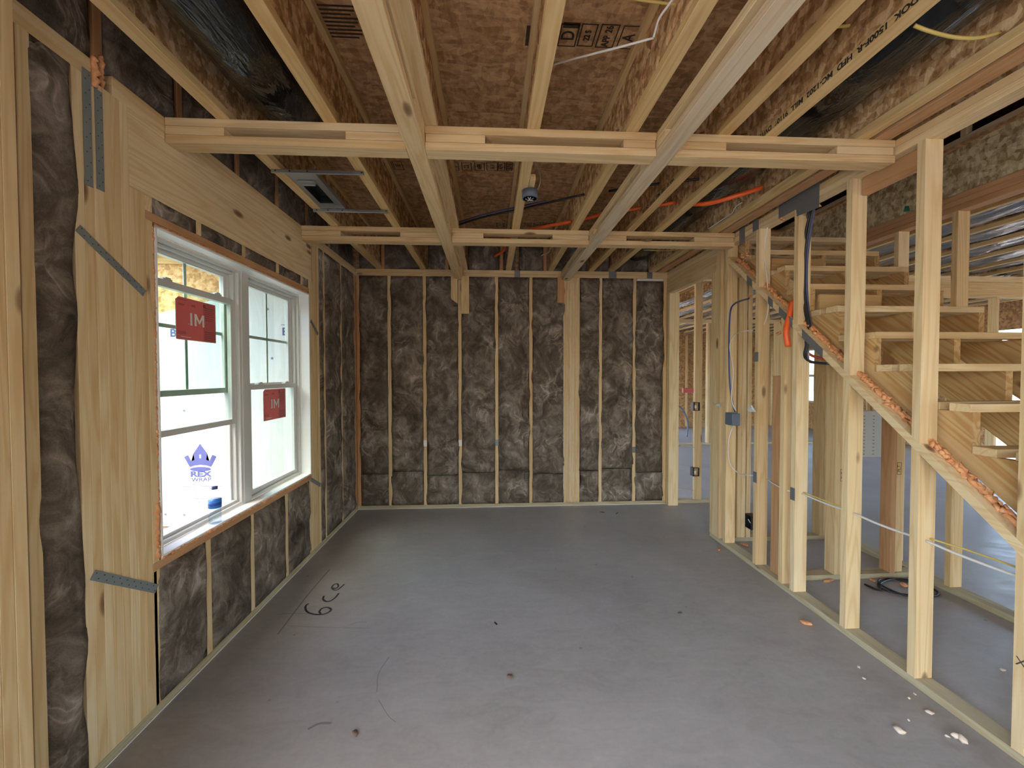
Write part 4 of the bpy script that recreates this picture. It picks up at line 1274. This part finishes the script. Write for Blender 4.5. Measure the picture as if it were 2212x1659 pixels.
XD, ZD = (1, 0, 0), (0, 0, 1)
def logo(cx_, dz):
    crown(cx_, 0.608 + dz, 0.166)
    text('print_lettering', 'REX', (cx_, yp, 0.470 + dz), 0.078, M_NAVY, wx, XD, ZD, sx=1.5, bold=0.0035)
    text('print_lettering', 'WRAP', (cx_ + 0.006, yp, 0.412 + dz), 0.060, M_NAVY, wx, XD, ZD, sx=1.2, bold=0.0008)
    text('print_lettering', 'Alpha ProTech', (cx_ - 0.03, yp, 0.368 + dz), 0.020, M_NAVY, wx, XD, ZD)
    for z_ in (0.340, 0.207):
        box('print_rule', wx, cx_ - 0.205, cx_ + 0.225, yp - 0.0004, yp, z_ - 0.002 + dz, z_ + 0.002 + dz, M_GREYP, 0.0)
    text('print_lettering', 'WEATHER RESISTANT BARRIER', (cx_ + 0.01, yp, 0.314 + dz), 0.026, M_GREYP, wx, XD, ZD, sx=0.95)
    text('print_lettering', 'Roll 7-2 1937', (cx_ + 0.005, yp, 0.286 + dz), 0.022, M_GREYP, wx, XD, ZD)
    text('print_lettering', 'Meets & Exceeds', (cx_ + 0.005, yp, 0.256 + dz), 0.020, M_GREYP, wx, XD, ZD)
    text('print_lettering', 'All Building Code Requirements', (cx_ + 0.01, yp, 0.232 + dz), 0.020, M_GREYP, wx, XD, ZD)
    text('print_lettering', 'ICC ES ESR-16', (cx_ + 0.01, yp, 0.172 + dz), 0.036, M_GREYP, wx, XD, ZD)
logo(-3.085, 0.0)
for u, v, s in ((374, 720, 'B'), (615, 717, 'E')):
    q = at(u, v, 'y', YE)
    text('print_lettering', s, (q.x, yp, q.z), 0.115, M_NAVY, wx, XD, ZD, bold=0.003)
    box('print_rule', wx, q.x - 0.035, q.x + 0.06, yp - 0.0004, yp, q.z + 0.072, q.z + 0.078, M_NAVY, 0.0)
for u, v in ((622, 693), (384, 697)):
    q = at(u, v, 'y', YE)
    flat('print_mark', [(q.x - 0.03, yp, q.z), (q.x + 0.02, yp, q.z - 0.04), (q.x + 0.02, yp, q.z + 0.04)], M_NAVY, wx)
# porch roof, deck outline shaped to cast shade on the house wrap
pr = link('porch_roof', None, (-2.7, 1, 2.95))
tag(pr, 'porch roof of sheathing boards over the window side, with an added light-blocking fin', 'roof', kind='structure')
dk = [(-3.66, YE - 0.005), (-1.60, YE - 0.005), (-1.60, 2.20), (-2.46, 2.20)]
mesh('deck', [(a, b, 2.82) for a, b in dk] + [(a, b, 2.86) for a, b in dk], [[0, 1, 2, 3], [4, 5, 6, 7], [0, 1, 5, 4], [1, 2, 6, 5], [2, 3, 7, 6], [3, 0, 4, 7]], M_OSB_OUT, pr)
box('shade_fin', pr, -6.50, -1.60, 1.02, 1.14, -0.06, 3.02, M_WRAP, 0.0)  # unseen wall added to block sky light from the house wrap
box('porch_post', pr, -3.66, -3.57, YE - 0.10, YE - 0.012, -0.06, 2.82, 'pine')

# ================================================================== CEILING FIXTURES
def zp(u, v, z): return at(u, v, 'z', z)
# galvanised light pan on two hanger bars
lp = thing('light_pan', (-1.05, 2.6, ZT), 'galvanized recessed light pan on two hanger bars between joists', 'light fitting')
b0a, b0b = zp(605, 367, ZT - 0.004), zp(782, 370, ZT - 0.004)
b1a, b1b = zp(683, 452, ZT - 0.004), zp(828, 454, ZT - 0.004)
for a, b in ((b0a, b0b), (b1a, b1b)):
    ym = (a.y + b.y) / 2
    br = box('hanger_bar', lp, -1.262, -0.735, ym - 0.001, ym + 0.012, ZT - 0.022, ZT - 0.001, M_STEEL)
    for xx in (-1.24, -1.16, -1.06, -0.75):
        box('bar_screw', br, xx, xx + 0.008, ym - 0.003, ym - 0.0012, ZT - 0.014, ZT - 0.007, M_BLACK, 0.0)
py0, py1 = (b0a.y + b0b.y) / 2 + 0.013, (b1a.y + b1b.y) / 2 - 0.002
px0, px1 = -1.205, -1.035
qa, qb = zp(655, 402, ZT), zp(712, 440, ZT)
hy0, hy1 = py0 + (py1 - py0) * 0.30, py0 + (py1 - py0) * 0.82
hx0, hx1 = px0 + 0.035, px1 - 0.045
for a in ((px0, px1, py0, hy0), (px0, px1, hy1, py1), (px0, hx0, hy0, hy1), (hx1, px1, hy0, hy1)):
    box('pan_sheet', lp, a[0], a[1], a[2], a[3], ZT + 0.001, ZT + 0.003, M_STEEL, 0.0)
box('pan_flange', lp, px1, px1 + 0.002, py0, py1, ZT + 0.001, ZT + 0.03, M_STEEL, 0.0)
box('opening_box', lp, hx0, hx1, hy0, hy1, ZT + 0.05, ZT + 0.06, M_BLACK, 0.0)
for a in ((hx0 - 0.002, hx0, hy0, hy1), (hx1, hx1 + 0.002, hy0, hy1), (hx0, hx1, hy0 - 0.002, hy0), (hx0, hx1, hy1, hy1 + 0.002)):
    box('opening_side', lp, a[0], a[1], a[2], a[3], ZT - 0.002, ZT + 0.05, M_BLACK, 0.0)
clip = box('spring_clip', lp, hx0 - 0.006, hx1 + 0.006, hy0 - 0.045, hy0 - 0.008, ZT - 0.010, ZT + 0.001, M_STEEL, 0.004)
box('clip_lip', clip, hx0 + 0.004, hx1 - 0.004, hy0 - 0.006, hy0 + 0.006, ZT - 0.014, ZT - 0.006, M_STEEL, 0.002)

# round ceiling box on a wood block
cbx = zp(1144, 422, ZT - 0.03)
blk = box('mounting_block', None, 0.249, 0.285, cbx.y - 0.14, cbx.y + 0.10, ZT + 0.002, ZT + 0.040, 'pine')
tag(blk, 'short pale wood block screwed beside the joist behind the round box', 'block')
rb = thing('ceiling_box', (0.262, cbx.y, ZT - 0.05), 'round blue grey ceiling junction box hanging under a joist', 'junction box')
lathe('box_shell', [(0.040, 0.0), (0.051, 0.001), (0.051, 0.050), (0.020, 0.052)], (0.262, cbx.y, ZT - 0.052), M_GREYBOX, rb)
lathe('box_cavity', [(0.0, -0.0008), (0.043, -0.0008)], (0.262, cbx.y, ZT - 0.052), M_BLACK, rb)
for k in range(4):
    a = 0.6 + k * 1.4
    tube('wire', [(0.262 + 0.03 * math.cos(a), cbx.y + 0.03 * math.sin(a), ZT - 0.054), (0.262, cbx.y + 0.004 * k, ZT - 0.058), (0.262 + 0.03 * math.cos(a + 2.2), cbx.y + 0.03 * math.sin(a + 2.2), ZT - 0.054)], 0.0022, M_PAPER if k % 2 else M_STEEL, rb, 6)
tube_o = tube('cable', [zp(1158, 416, ZT - 0.01), zp(1165, 400, ZT + 0.03), zp(1167, 385, ZT + 0.06), zp(1162, 365, ZT + 0.10), zp(1152, 345, ZT + 0.14)], 0.0042, M_TANC)
tag(tube_o, 'thin tan cable looping up from the round ceiling box', 'cable')

# flexible ducts in the joist bays
def duct(path, r, label, seed, flat_=0.8, mat=M_DUCT):
    P = smooth_path(path, 26)
    vs, fs = tube_geo(P, r, 26, flat_)
    out = []
    for v in vs:
        c = Vector(v)
        k = noise.noise(Vector((c.x * 9 + seed, c.y * 2.2, c.z * 9))) * 0.022 + noise.noise(Vector((c.x * 26, c.y * 7, c.z * 26 + seed))) * 0.010 + noise.noise(Vector((c.x * 60, c.y * 14, c.z * 60 + seed))) * 0.004
        out.append(c + Vector((noise.noise(c * 5), 0, 1)).normalized() * k)
    o = mesh('flex_duct', out, fs, mat, None, smooth=True)
    return tag(o, label, 'duct')
duct([(-1.00, -2.5, ZT + 0.19), (-1.0, 0.5, ZT + 0.18), (-1.00, 1.3, ZT + 0.17), (-1.01, 1.95, ZT + 0.18), (-1.03, 2.28, ZT + 0.23)], 0.165, 'glossy black flexible duct in the joist bay on the window side', 1.0)
duct([(1.655, -2.5, ZT + 0.20), (1.655, 0.8, ZT + 0.18), (1.65, 1.7, ZT + 0.18), (1.655, 2.9, ZT + 0.205), (1.66, 4.55, ZT + 0.205)], 0.150, 'black flexible duct filling the joist bay next to the stair wall', 5.0)

# conduits and cables overhead
def cable(pts, r, mat, label, cat='cable', seg=8, name='cable'):
    return tag(tube(name, pts, r, mat, None, seg), label, cat)
zc = ZT + 0.10
P = lambda u, v, z=zc: zp(u, v, z)
cable([P(1064, 556, ZT + 0.16), P(1080, 547, ZT + 0.16), P(1090, 538, ZT + 0.16), P(1093, 518, ZT + 0.16), P(1120, 503, ZT + 0.13), P(1170, 491), P(1234, 479)], 0.0135, M_ORANGE, 'orange corrugated conduit bending down between joists towards the end wall', 'conduit', 10, 'conduit')
cable([P(1236, 478.5), P(1270, 471), P(1320, 458), P(1380, 450), P(1460, 437)], 0.0135, M_ORANGE, 'orange conduit passing through joist webs above the grey stained beam', 'conduit', 10, 'conduit')
cable([P(1466, 437, ZT + 0.095), P(1505, 441, ZT + 0.045), P(1545, 436, ZT + 0.02), P(1600, 420, ZT + 0.03), P(1646, 405, ZT + 0.07)], 0.0155, M_ORANGE, 'orange conduit sagging below the black duct', 'conduit', 10, 'conduit')
cable([P(992, 485, ZT + 0.12), P(1040, 470, ZT + 0.11), P(1110, 455, ZT + 0.11), P(1180, 439, ZT + 0.12), P(1262, 420, ZT + 0.12)], 0.009, M_BLACK, 'black cable stretched between joists behind the round ceiling box')
cable([P(992, 479, ZT + 0.15), P(1050, 462, ZT + 0.14), P(1110, 449, ZT + 0.135), P(1180, 433, ZT + 0.15)], 0.006, M_BLUE, 'blue cable lying along the black cable behind the round ceiling box')
cable([P(1315, 413, ZT + 0.12), P(1400, 400, ZT + 0.12), P(1480, 390, ZT + 0.12), P(1525, 385, ZT + 0.12)], 0.009, M_BLACK, 'black cable crossing the bays above the grey stained beam')
cable([P(1195, 140, ZT + 0.20), P(1240, 127, ZT + 0.16), P(1330, 104, ZT + 0.12), P(1412, 82, ZT + 0.11)], 0.0042, M_WHITEC, 'white cable slanting under the printed subfloor')
cable([P(1412, 80, ZT + 0.11), P(1416, 66, ZT + 0.12), P(1424, 40, ZT + 0.13), P(1442, 14, ZT + 0.14), P(1458, -8, ZT + 0.15)], 0.0045, M_WHITEC, 'white cable kinked on the strand board web near the printed subfloor')
cable([P(1340, -6, ZT + 0.20), P(1420, 5, ZT + 0.2), P(1485, 12, ZT + 0.2)], 0.005, M_YELLOW, 'yellow cable close to the end of the joist with the kinked white cable')
cable([P(1700, 53, ZT + 0.18), P(1780, 58, ZT + 0.17), P(1850, 54, ZT + 0.17), P(1908, 45, ZT + 0.18)], 0.006, M_YELLOW, 'yellow cable through the webs beside the lettered joist')
cable([P(1975, 55, ZT + 0.02), P(2010, 68, ZT + 0.0), P(2060, 80, ZT - 0.005), P(2110, 82, ZT + 0.0), P(2160, 70, ZT + 0.04)], 0.006, M_YELLOW, 'yellow cable drooping under the black duct')
cable([P(1170, 552, ZT + 0.14), P(1185, 545, ZT + 0.14), P(1190, 535, ZT + 0.15), P(1200, 527, ZT + 0.16)], 0.006, M_CREAM, 'short cream cable end hanging by the end wall insulation')
cable([P(1530, 495, ZT + 0.04), P(1555, 478, ZT + 0.05), P(1580, 462, ZT + 0.06), P(1590, 446, ZT + 0.08), P(1610, 434, ZT + 0.1)], 0.005, M_WHITEC, 'white cable beside the duct above the far cross frame')
cable([P(1390, 540, ZT + 0.05), P(1430, 541, ZT + 0.05), P(1458, 540, ZT + 0.06), P(1475, 532, ZT + 0.06)], 0.005, M_YELLOW, 'yellow and white cable end above the doorway header')

# ================================================================== CABLES AND BOXES IN THE STUD WALL
X1 = XR + 0.045
A = lambda u, v, x=X1: at(u, v, 'x', x)
ks = thing('cable_bundle', A(1757, 440), 'thick black cable bundle dropping from the top plate through the sloped plate', 'cable')
for k, (du, m) in enumerate(((0, M_BLACK), (-6, M_BLACK), (5, M_BLACK), (9, M_BLUE))):
    xx = XR + 0.050 + 0.011 * (k % 2)
    tube('cable', [A(1759 + du * 0.4, 420, xx), A(1752 + du * 0.6, 455, xx), A(1741 + du, 500, xx), A(1734 + du, 560, xx), A(1733 + du, 620, xx), A(1738 + du * 0.8, 665, xx), A(1747 + du * 0.4, 712, xx), A(1742 + du * 0.5, 745, xx), A(1738 + du * 0.5, 768, xx), A(1748 + du * 0.4, 781, xx + 0.05), A(1790, 786, xx + 0.2)], 0.0085, m, ks, 8)
cable([A(1742, 758, XR + 0.12), A(1750, 766, XR + 0.14), A(1765, 772, XR + 0.17), A(1790, 775, XR + 0.22)], 0.009, M_REDC, 'dark red cable curving under the sloped plate')
cd = thing('conduit_stub', at(1700, 745, 'y', 2.73), 'orange conduit stub poking through the sloped plate with foam collar', 'conduit')
YC = lambda u, v, y_: at(u, v, 'y', y_)
tube('stub', [YC(1713, 650, 2.735), YC(1705, 685, 2.735), YC(1698, 715, 2.728), YC(1702, 748, 2.725)], 0.0185, M_ORANGE, cd, 12)
bead('foam_collar', [A(1690, 690, XR + 0.04), A(1697, 683, XR + 0.03), A(1706, 680, XR + 0.03), A(1712, 672, XR + 0.04)], 0.012, cd, 71, n=24)
bead('foam_collar', [A(1678, 722, XR + 0.04), A(1690, 716, XR + 0.03), A(1696, 704, XR + 0.03)], 0.010, cd, 72, n=20)
cable([A(1658, 420), A(1659, 480), A(1653, 520), A(1652, 560), A(1657, 600), A(1659, 645), A(1659, 670), A(1653, 695), A(1642, 712)], 0.0042, M_WHITEC, 'white cable running down the stud bay from the top plate')
G = lambda u, v: at(u, v, 'y', 3.430)
G2 = lambda u, v: at(u, v, 'y', 3.451)
cable([A(1626, 714, XR + 0.03), at(1604, 716, 'y', 3.25), G(1590, 722), G(1579, 736), G(1577, 755), G(1583, 790), G(1584, 815), G(1580, 850), G(1582, 872), G(1590, 888)], 0.0042, M_WHITEC, 'white cable snaking down to the grey switch box')
cable([G(1586, 918), G(1578, 935), G(1573, 960), G(1574, 990), G(1580, 1008), at(1595, 1022, 'y', 3.36), at(1612, 1026, 'y', 3.2), A(1626, 1027, XR + 0.03)], 0.0042, M_WHITEC, 'white cable curving down from the grey switch box to a steel plate')
cable([at(1618, 645, 'y', 3.2), at(1600, 650, 'y', 3.35), G2(1586, 657), G2(1578, 672), G2(1575, 720), G2(1575, 780), G2(1577, 830), G2(1582, 870), G2(1588, 890)], 0.007, M_BLUE, 'blue conduit bending down to the grey switch box', 'conduit')
gb = thing('switch_box', A(1580, 905), 'grey switch box on the stud beside the doorway', 'electrical box')
g0, g1 = at(1592, 892, 'x', XR - 0.01), at(1566, 916, 'x', XR - 0.01)
box('box_body', gb, XR - 0.012, XR + 0.055, 3.345, 3.458, 1.090, 1.195, M_GREYBOX, 0.004)
box('box_cover', gb, XR - 0.014, XR - 0.012, 3.35, 3.453, 1.095, 1.190, M_GREYBOX, 0.0)
ob = thing('outlet_box', (XR + 0.02, 3.12, 0.29), 'black outlet box on the stud beside the white cable, low on the wall', 'electrical box')
def open_box(t, x0, x1, y0, y1, z0, z1, ax='x'):
    """open fronted plastic box, opening towards -x or -y"""
    w = 0.004
    box('box_back', t, x0 if ax == 'y' else x1 - w, x1, y0 if ax == 'x' else y1 - w, y1, z0, z1, M_BLACK)
    box('box_side', t, x0, x1, y0, y1, z0, z0 + w, M_BLACK); box('box_side', t, x0, x1, y0, y1, z1 - w, z1, M_BLACK)
    if ax == 'x':
        box('box_side', t, x0, x1, y0, y0 + w, z0, z1, M_BLACK); box('box_side', t, x0, x1, y1 - w, y1, z0, z1, M_BLACK)
    else:
        box('box_side', t, x0, x0 + w, y0, y1, z0, z1, M_BLACK); box('box_side', t, x1 - w, x1, y0, y1, z0, z1, M_BLACK)
open_box(ob, XR - 0.012, XR + 0.06, 3.087, 3.165, 0.295, 0.405)
tube('wire', [(XR + 0.03, 3.12, 0.33), (XR, 3.115, 0.345), (XR - 0.01, 3.125, 0.37)], 0.003, M_WHITEC, ob, 6)
for k, (u, v, lab) in enumerate(((1505, 878, 'black switch box on the bare stud past the doorway, at counter height'), (1504, 1019, 'black outlet box on the bare stud past the doorway, near the floor'))):
    q = at(u, v, 'y', YB)
    t = thing('outlet_box', (q.x, YB, q.z - 0.05), lab, 'electrical box')
    open_box(t, q.x - 0.05, q.x + 0.028, YB - 0.02, YB + 0.05, q.z - 0.05, q.z + 0.05, 'y')
    box('box_tag', t, q.x - 0.035, q.x - 0.012, YB - 0.0215, YB - 0.020, q.z - 0.02, q.z + 0.015, M_PAPER, 0.0)
q = at(1137, 1028, 'y', YB)
t = thing('outlet_box', (q.x, YB, q.z - 0.05), 'black outlet box set in the brown insulation of the end wall', 'electrical box')
open_box(t, q.x - 0.025, q.x + 0.030, YB - 0.022, YB + 0.03, q.z - 0.05, q.z + 0.05, 'y')
q = at(986, 661, 'y', YB - 0.015)
tag(box('bracket', None, q.x - 0.03, q.x + 0.018, YB - 0.03, YB - 0.01, q.z - 0.004, q.z + 0.006, M_BLACK), 'small black bracket under the chamfered board on the end wall', 'bracket')
# low horizontal runs through the studs
zl = 0.716
cable([(X1, 2.985, zl + 0.008), (X1 - 0.012, 2.87, zl - 0.006), (X1 - 0.01, 2.75, zl - 0.012), (X1, 2.66, zl)], 0.0042, M_WHITEC, 'white cable strung between studs in front of the reddish stud')
cable([(X1 + 0.012, 2.985, zl + 0.012), (X1 + 0.01, 2.80, zl + 0.014), (X1 + 0.012, 2.66, zl + 0.010)], 0.0042, M_YELLOW, 'yellow cable strung between studs in front of the reddish stud')
cable([(X1, 2.64, zl), (X1 - 0.004, 2.44, zl - 0.004), (X1, 2.26, zl)], 0.005, M_WHITEC, 'white cable strung at knee height across the bay below the long sloped steel plate')
cable([(X1 + 0.012, 2.64, zl + 0.008), (X1 + 0.012, 2.44, zl + 0.006), (X1 + 0.012, 2.26, zl + 0.006)], 0.004, M_YELLOW, 'yellow cable strung at knee height across the bay below the long sloped steel plate')
cable([(X1, 2.25, zl), (X1 - 0.004, 2.06, zl - 0.006), (X1, 1.87, zl)], 0.0062, M_WHITEC, 'white cable strung across the bay in front of the black hose coil')
cable([(X1, 1.86, zl), (X1 - 0.006, 1.66, zl - 0.004), (X1, 1.40, zl)], 0.0062, M_WHITEC, 'white cable strung across the wide bay under the lower stairs')
cable([(X1 + 0.02, 1.86, zl + 0.010), (X1 + 0.03, 1.66, zl + 0.020), (X1 + 0.025, 1.40, zl + 0.022)], 0.0045, M_YELLOW, 'yellow cable strung across the wide bay under the lower stairs')
# cables past the doorway
B = lambda u, v: at(u, v, 'y', YB + 0.03)
cable([B(1463, 1057), B(1480, 1059), B(1495, 1060), B(1503, 1056)], 0.004, M_CREAM, 'cream cable low across the bay past the doorway')
cable([B(1465, 963), B(1485, 963), B(1502, 967)], 0.004, M_CREAM, 'cream cable at mid height across the bay past the doorway')
cable([B(1502, 640), B(1503, 720), B(1502, 800), B(1500, 866)], 0.006, M_CREAM, 'cream cable stapled up the bare stud past the doorway')
cable([at(1464, 876, 'y', 9.7), at(1476, 886, 'y', 9.7), at(1484, 905, 'y', 9.7), at(1486, 922, 'y', 9.7), at(1483, 947.5, 'y', 9.7)], 0.02, M_GREYBOX, 'grey flexible hose drooping in the room past the doorway', 'hose', 8, 'hose')
# plastic scraps snagged on the studs
def scrap(name, loc, pts, label):
    vs, fs = [], []
    n = 7
    for j in range(n):
        for i in range(n):
            s, t_ = i / (n - 1), j / (n - 1)
            p = Vector(pts[0]).lerp(Vector(pts[1]), s).lerp(Vector(pts[2]).lerp(Vector(pts[3]), s), t_)
            k = 0.022
            vs.append(p + Vector((noise.noise(p * 31), noise.noise(p * 29 + Vector((3, 1, 7))), noise.noise(p * 27 + Vector((9, 9, 1))))) * k)
    for j in range(n - 1):
        for i in range(n - 1):
            fs.append([j * n + i, j * n + i + 1, (j + 1) * n + i + 1, (j + 1) * n + i])
    return tag(mesh(name, vs, fs, M_PLASTICBAG, None, smooth=True), label, 'plastic')
xx = XR - 0.02
scrap('plastic_scrap', None, [A(1568, 866, xx), A(1558, 872, xx), A(1552, 880, xx), A(1538, 872, xx)], 'crumpled clear plastic scrap snagged on the doorway stud')
scrap('plastic_scrap', None, [A(1628, 878, xx), A(1622, 876, xx), A(1630, 890, xx), A(1614, 888, xx)], 'small clear plastic scrap pinned on the stud next to the grey switch box')

# ================================================================== LITTER ON THE FLOOR
def crumb(u, v, s, label, mat=M_FOAM, sd=1, shape=(1.4, 0.8, 0.35)):
    q = at(u, v, 'z', 0)
    o = blob('foam_crumb' if mat in (M_FOAM, M_CRUMB) else 'scrap', (q.x, q.y, 0.0), (s * shape[0], s * shape[1], s * shape[2]), mat, None, sd, 2, 0.5)
    o.rotation_euler = (0, 0, sd * 1.3)
    return tag(o, label, 'debris')
crumb(1741, 1349, 0.026, 'flat orange foam chunk alone on the slab before the stud wall', M_FOAM, 2)
crumb(1553, 1189, 0.016, 'small orange foam chunk on the slab beside the doorway post', M_FOAM, 3)
crumb(1608, 1178, 0.024, 'orange foam chunk beside the bottom plate near the black outlet box', M_FOAM, 4)
crumb(1790, 1257, 0.022, 'long orange foam strip beside the cross wall plate under the stairs', M_FOAM, 5, (2.2, 0.6, 0.4))
crumb(1885, 1255, 0.018, 'small orange foam chunk between the foam strip and the hose coil', M_FOAM, 6)
crumb(1908, 1250, 0.018, 'orange foam chunk resting by the top of the hose coil', M_FOAM, 7)
crumb(1952, 1266, 0.026, 'orange foam chunk inside the black hose coil', M_FOAM, 8)
crumb(1935, 1218, 0.030, 'orange foam heap behind the cross wall plate', M_FOAM, 9)
for k, (u, v, s) in enumerate(((1942, 1582, 0.018), (2065, 1594, 0.016), (2078, 1602, 0.018), (2008, 1542, 0.012), (1855, 1443, 0.008), (1866, 1467, 0.007), (1964, 1510, 0.007), (1976, 1500, 0.006), (2166, 1450, 0.010), (1963, 1557, 0.006), (2046, 1592, 0.007))):
    o = crumb(u, v, s, {0: 'pale foam sliver on the slab, longest of the pale scraps', 1: 'pale foam crumb touching a rounder pale crumb on the slab', 2: 'round pale foam crumb, biggest of the touching pair on the slab', 3: 'pale oval foam crumb close to the stair wall plate', 8: 'pale foam crumb on the slab behind the stair wall plate'}.get(k, 'tiny pale foam speck on the slab before the stair wall'), M_CRUMB, 11 + k, (1.2, 0.8, 0.6))
    if k not in (0, 1, 2, 3, 8): o['group'] = 'pale foam specks along the stair wall'
crumb(1101, 1462, 0.017, 'rusty brown scrap in the middle of the open slab', M_RUST, 31, (1, 0.8, 0.3))
crumb(767, 1586, 0.014, 'brown pebble on the slab near the crayon marks side', M_RUST, 32, (0.8, 1.2, 0.4))
crumb(1071, 1347, 0.012, 'small black chip on the slab in the light patch', M_BLACK, 33, (1.3, 0.5, 0.15))
crumb(1470, 1325, 0.013, 'tan scrap on the slab facing the reddish stud', M_RUST, 34, (1.2, 0.6, 0.25))
crumb(660, 1196, 0.012, 'dark flake at the foot of the window wall', M_RUST, 35, (1.8, 0.6, 0.2))
crumb(1302, 1107, 0.016, 'brown flake at the foot of the insulated end wall', M_RUST, 36, (1.8, 0.6, 0.2))
crumb(1333, 1109, 0.018, 'brown splinter at the foot of the end wall near the doorway', M_RUST, 37, (2.4, 0.4, 0.2))
q = at(1935, 1268, 'z', 0.006)
loop = []
for k in range(46):
    a = k / 46 * 2 * math.pi * 2.1 + 2.4
    rr = 0.165 + 0.02 * math.sin(k * 0.7)
    loop.append((q.x + 0.06 + rr * math.cos(a), q.y - 0.02 + rr * 0.72 * math.sin(a), 0.008 + 0.004 * (k / 46)))
loop = [tuple(at(1868, 1262, 'z', 0.007))] + [tuple(at(1900, 1275, 'z', 0.007))] + loop
tag(tube('hose_coil', loop, 0.0065, M_BLACK, None, 8, 3), 'thin black hose coiled on the slab under the stairs', 'hose')

# small marks and bits
q0, q1 = at(1474, 838, 'y', 8.59), at(1510, 848, 'y', 8.59)
tag(box('pipe_bracket', None, q0.x, q1.x, 8.55, 8.60, q1.z, q0.z, M_REDC, 0.004), 'dark red mounting bar between far studs past the doorway', 'bracket')
q = at(2205, 1432, 'x', XR - 0.0008)
text('stud_mark', 'X', q, 0.05, M_CHALK, wr, (0, -1, 0), (0, 0, 1))
for u, v, x_, yy, par in ((1795, 1027, 0, 2.8562, wc), (1960, 1013, 0, 2.8562, wc)):
    q = at(u, v, 'y', 2.8562)
    q.x = 2.602 if u < 1900 else 3.06
    if u > 1900: q.y = 2.8742
    text('grade_stamp', 'PLT', q, 0.034, M_BROWNINK, par, (0, 0, 1), (-1, 0, 0))
    outline('stamp_frame', q + Vector((0, 0.0002, 0)), 0.036, 0.09, 0.003, M_BROWNINK, par, (1, 0, 0), (0, 0, 1))
q = at(1352, 393, 'z', ZB + 0.03)
scrap('tape_scrap', None, [(BRX[0] - 0.004, q.y, ZB + 0.06), (BRX[0] - 0.006, q.y + 0.03, ZB + 0.05), (BRX[0] - 0.006, q.y + 0.02, ZB + 0.005), (BRX[0] - 0.01, q.y + 0.05, ZB + 0.0)], 'white tape scrap stuck to the side of the grey stained coffer beam')
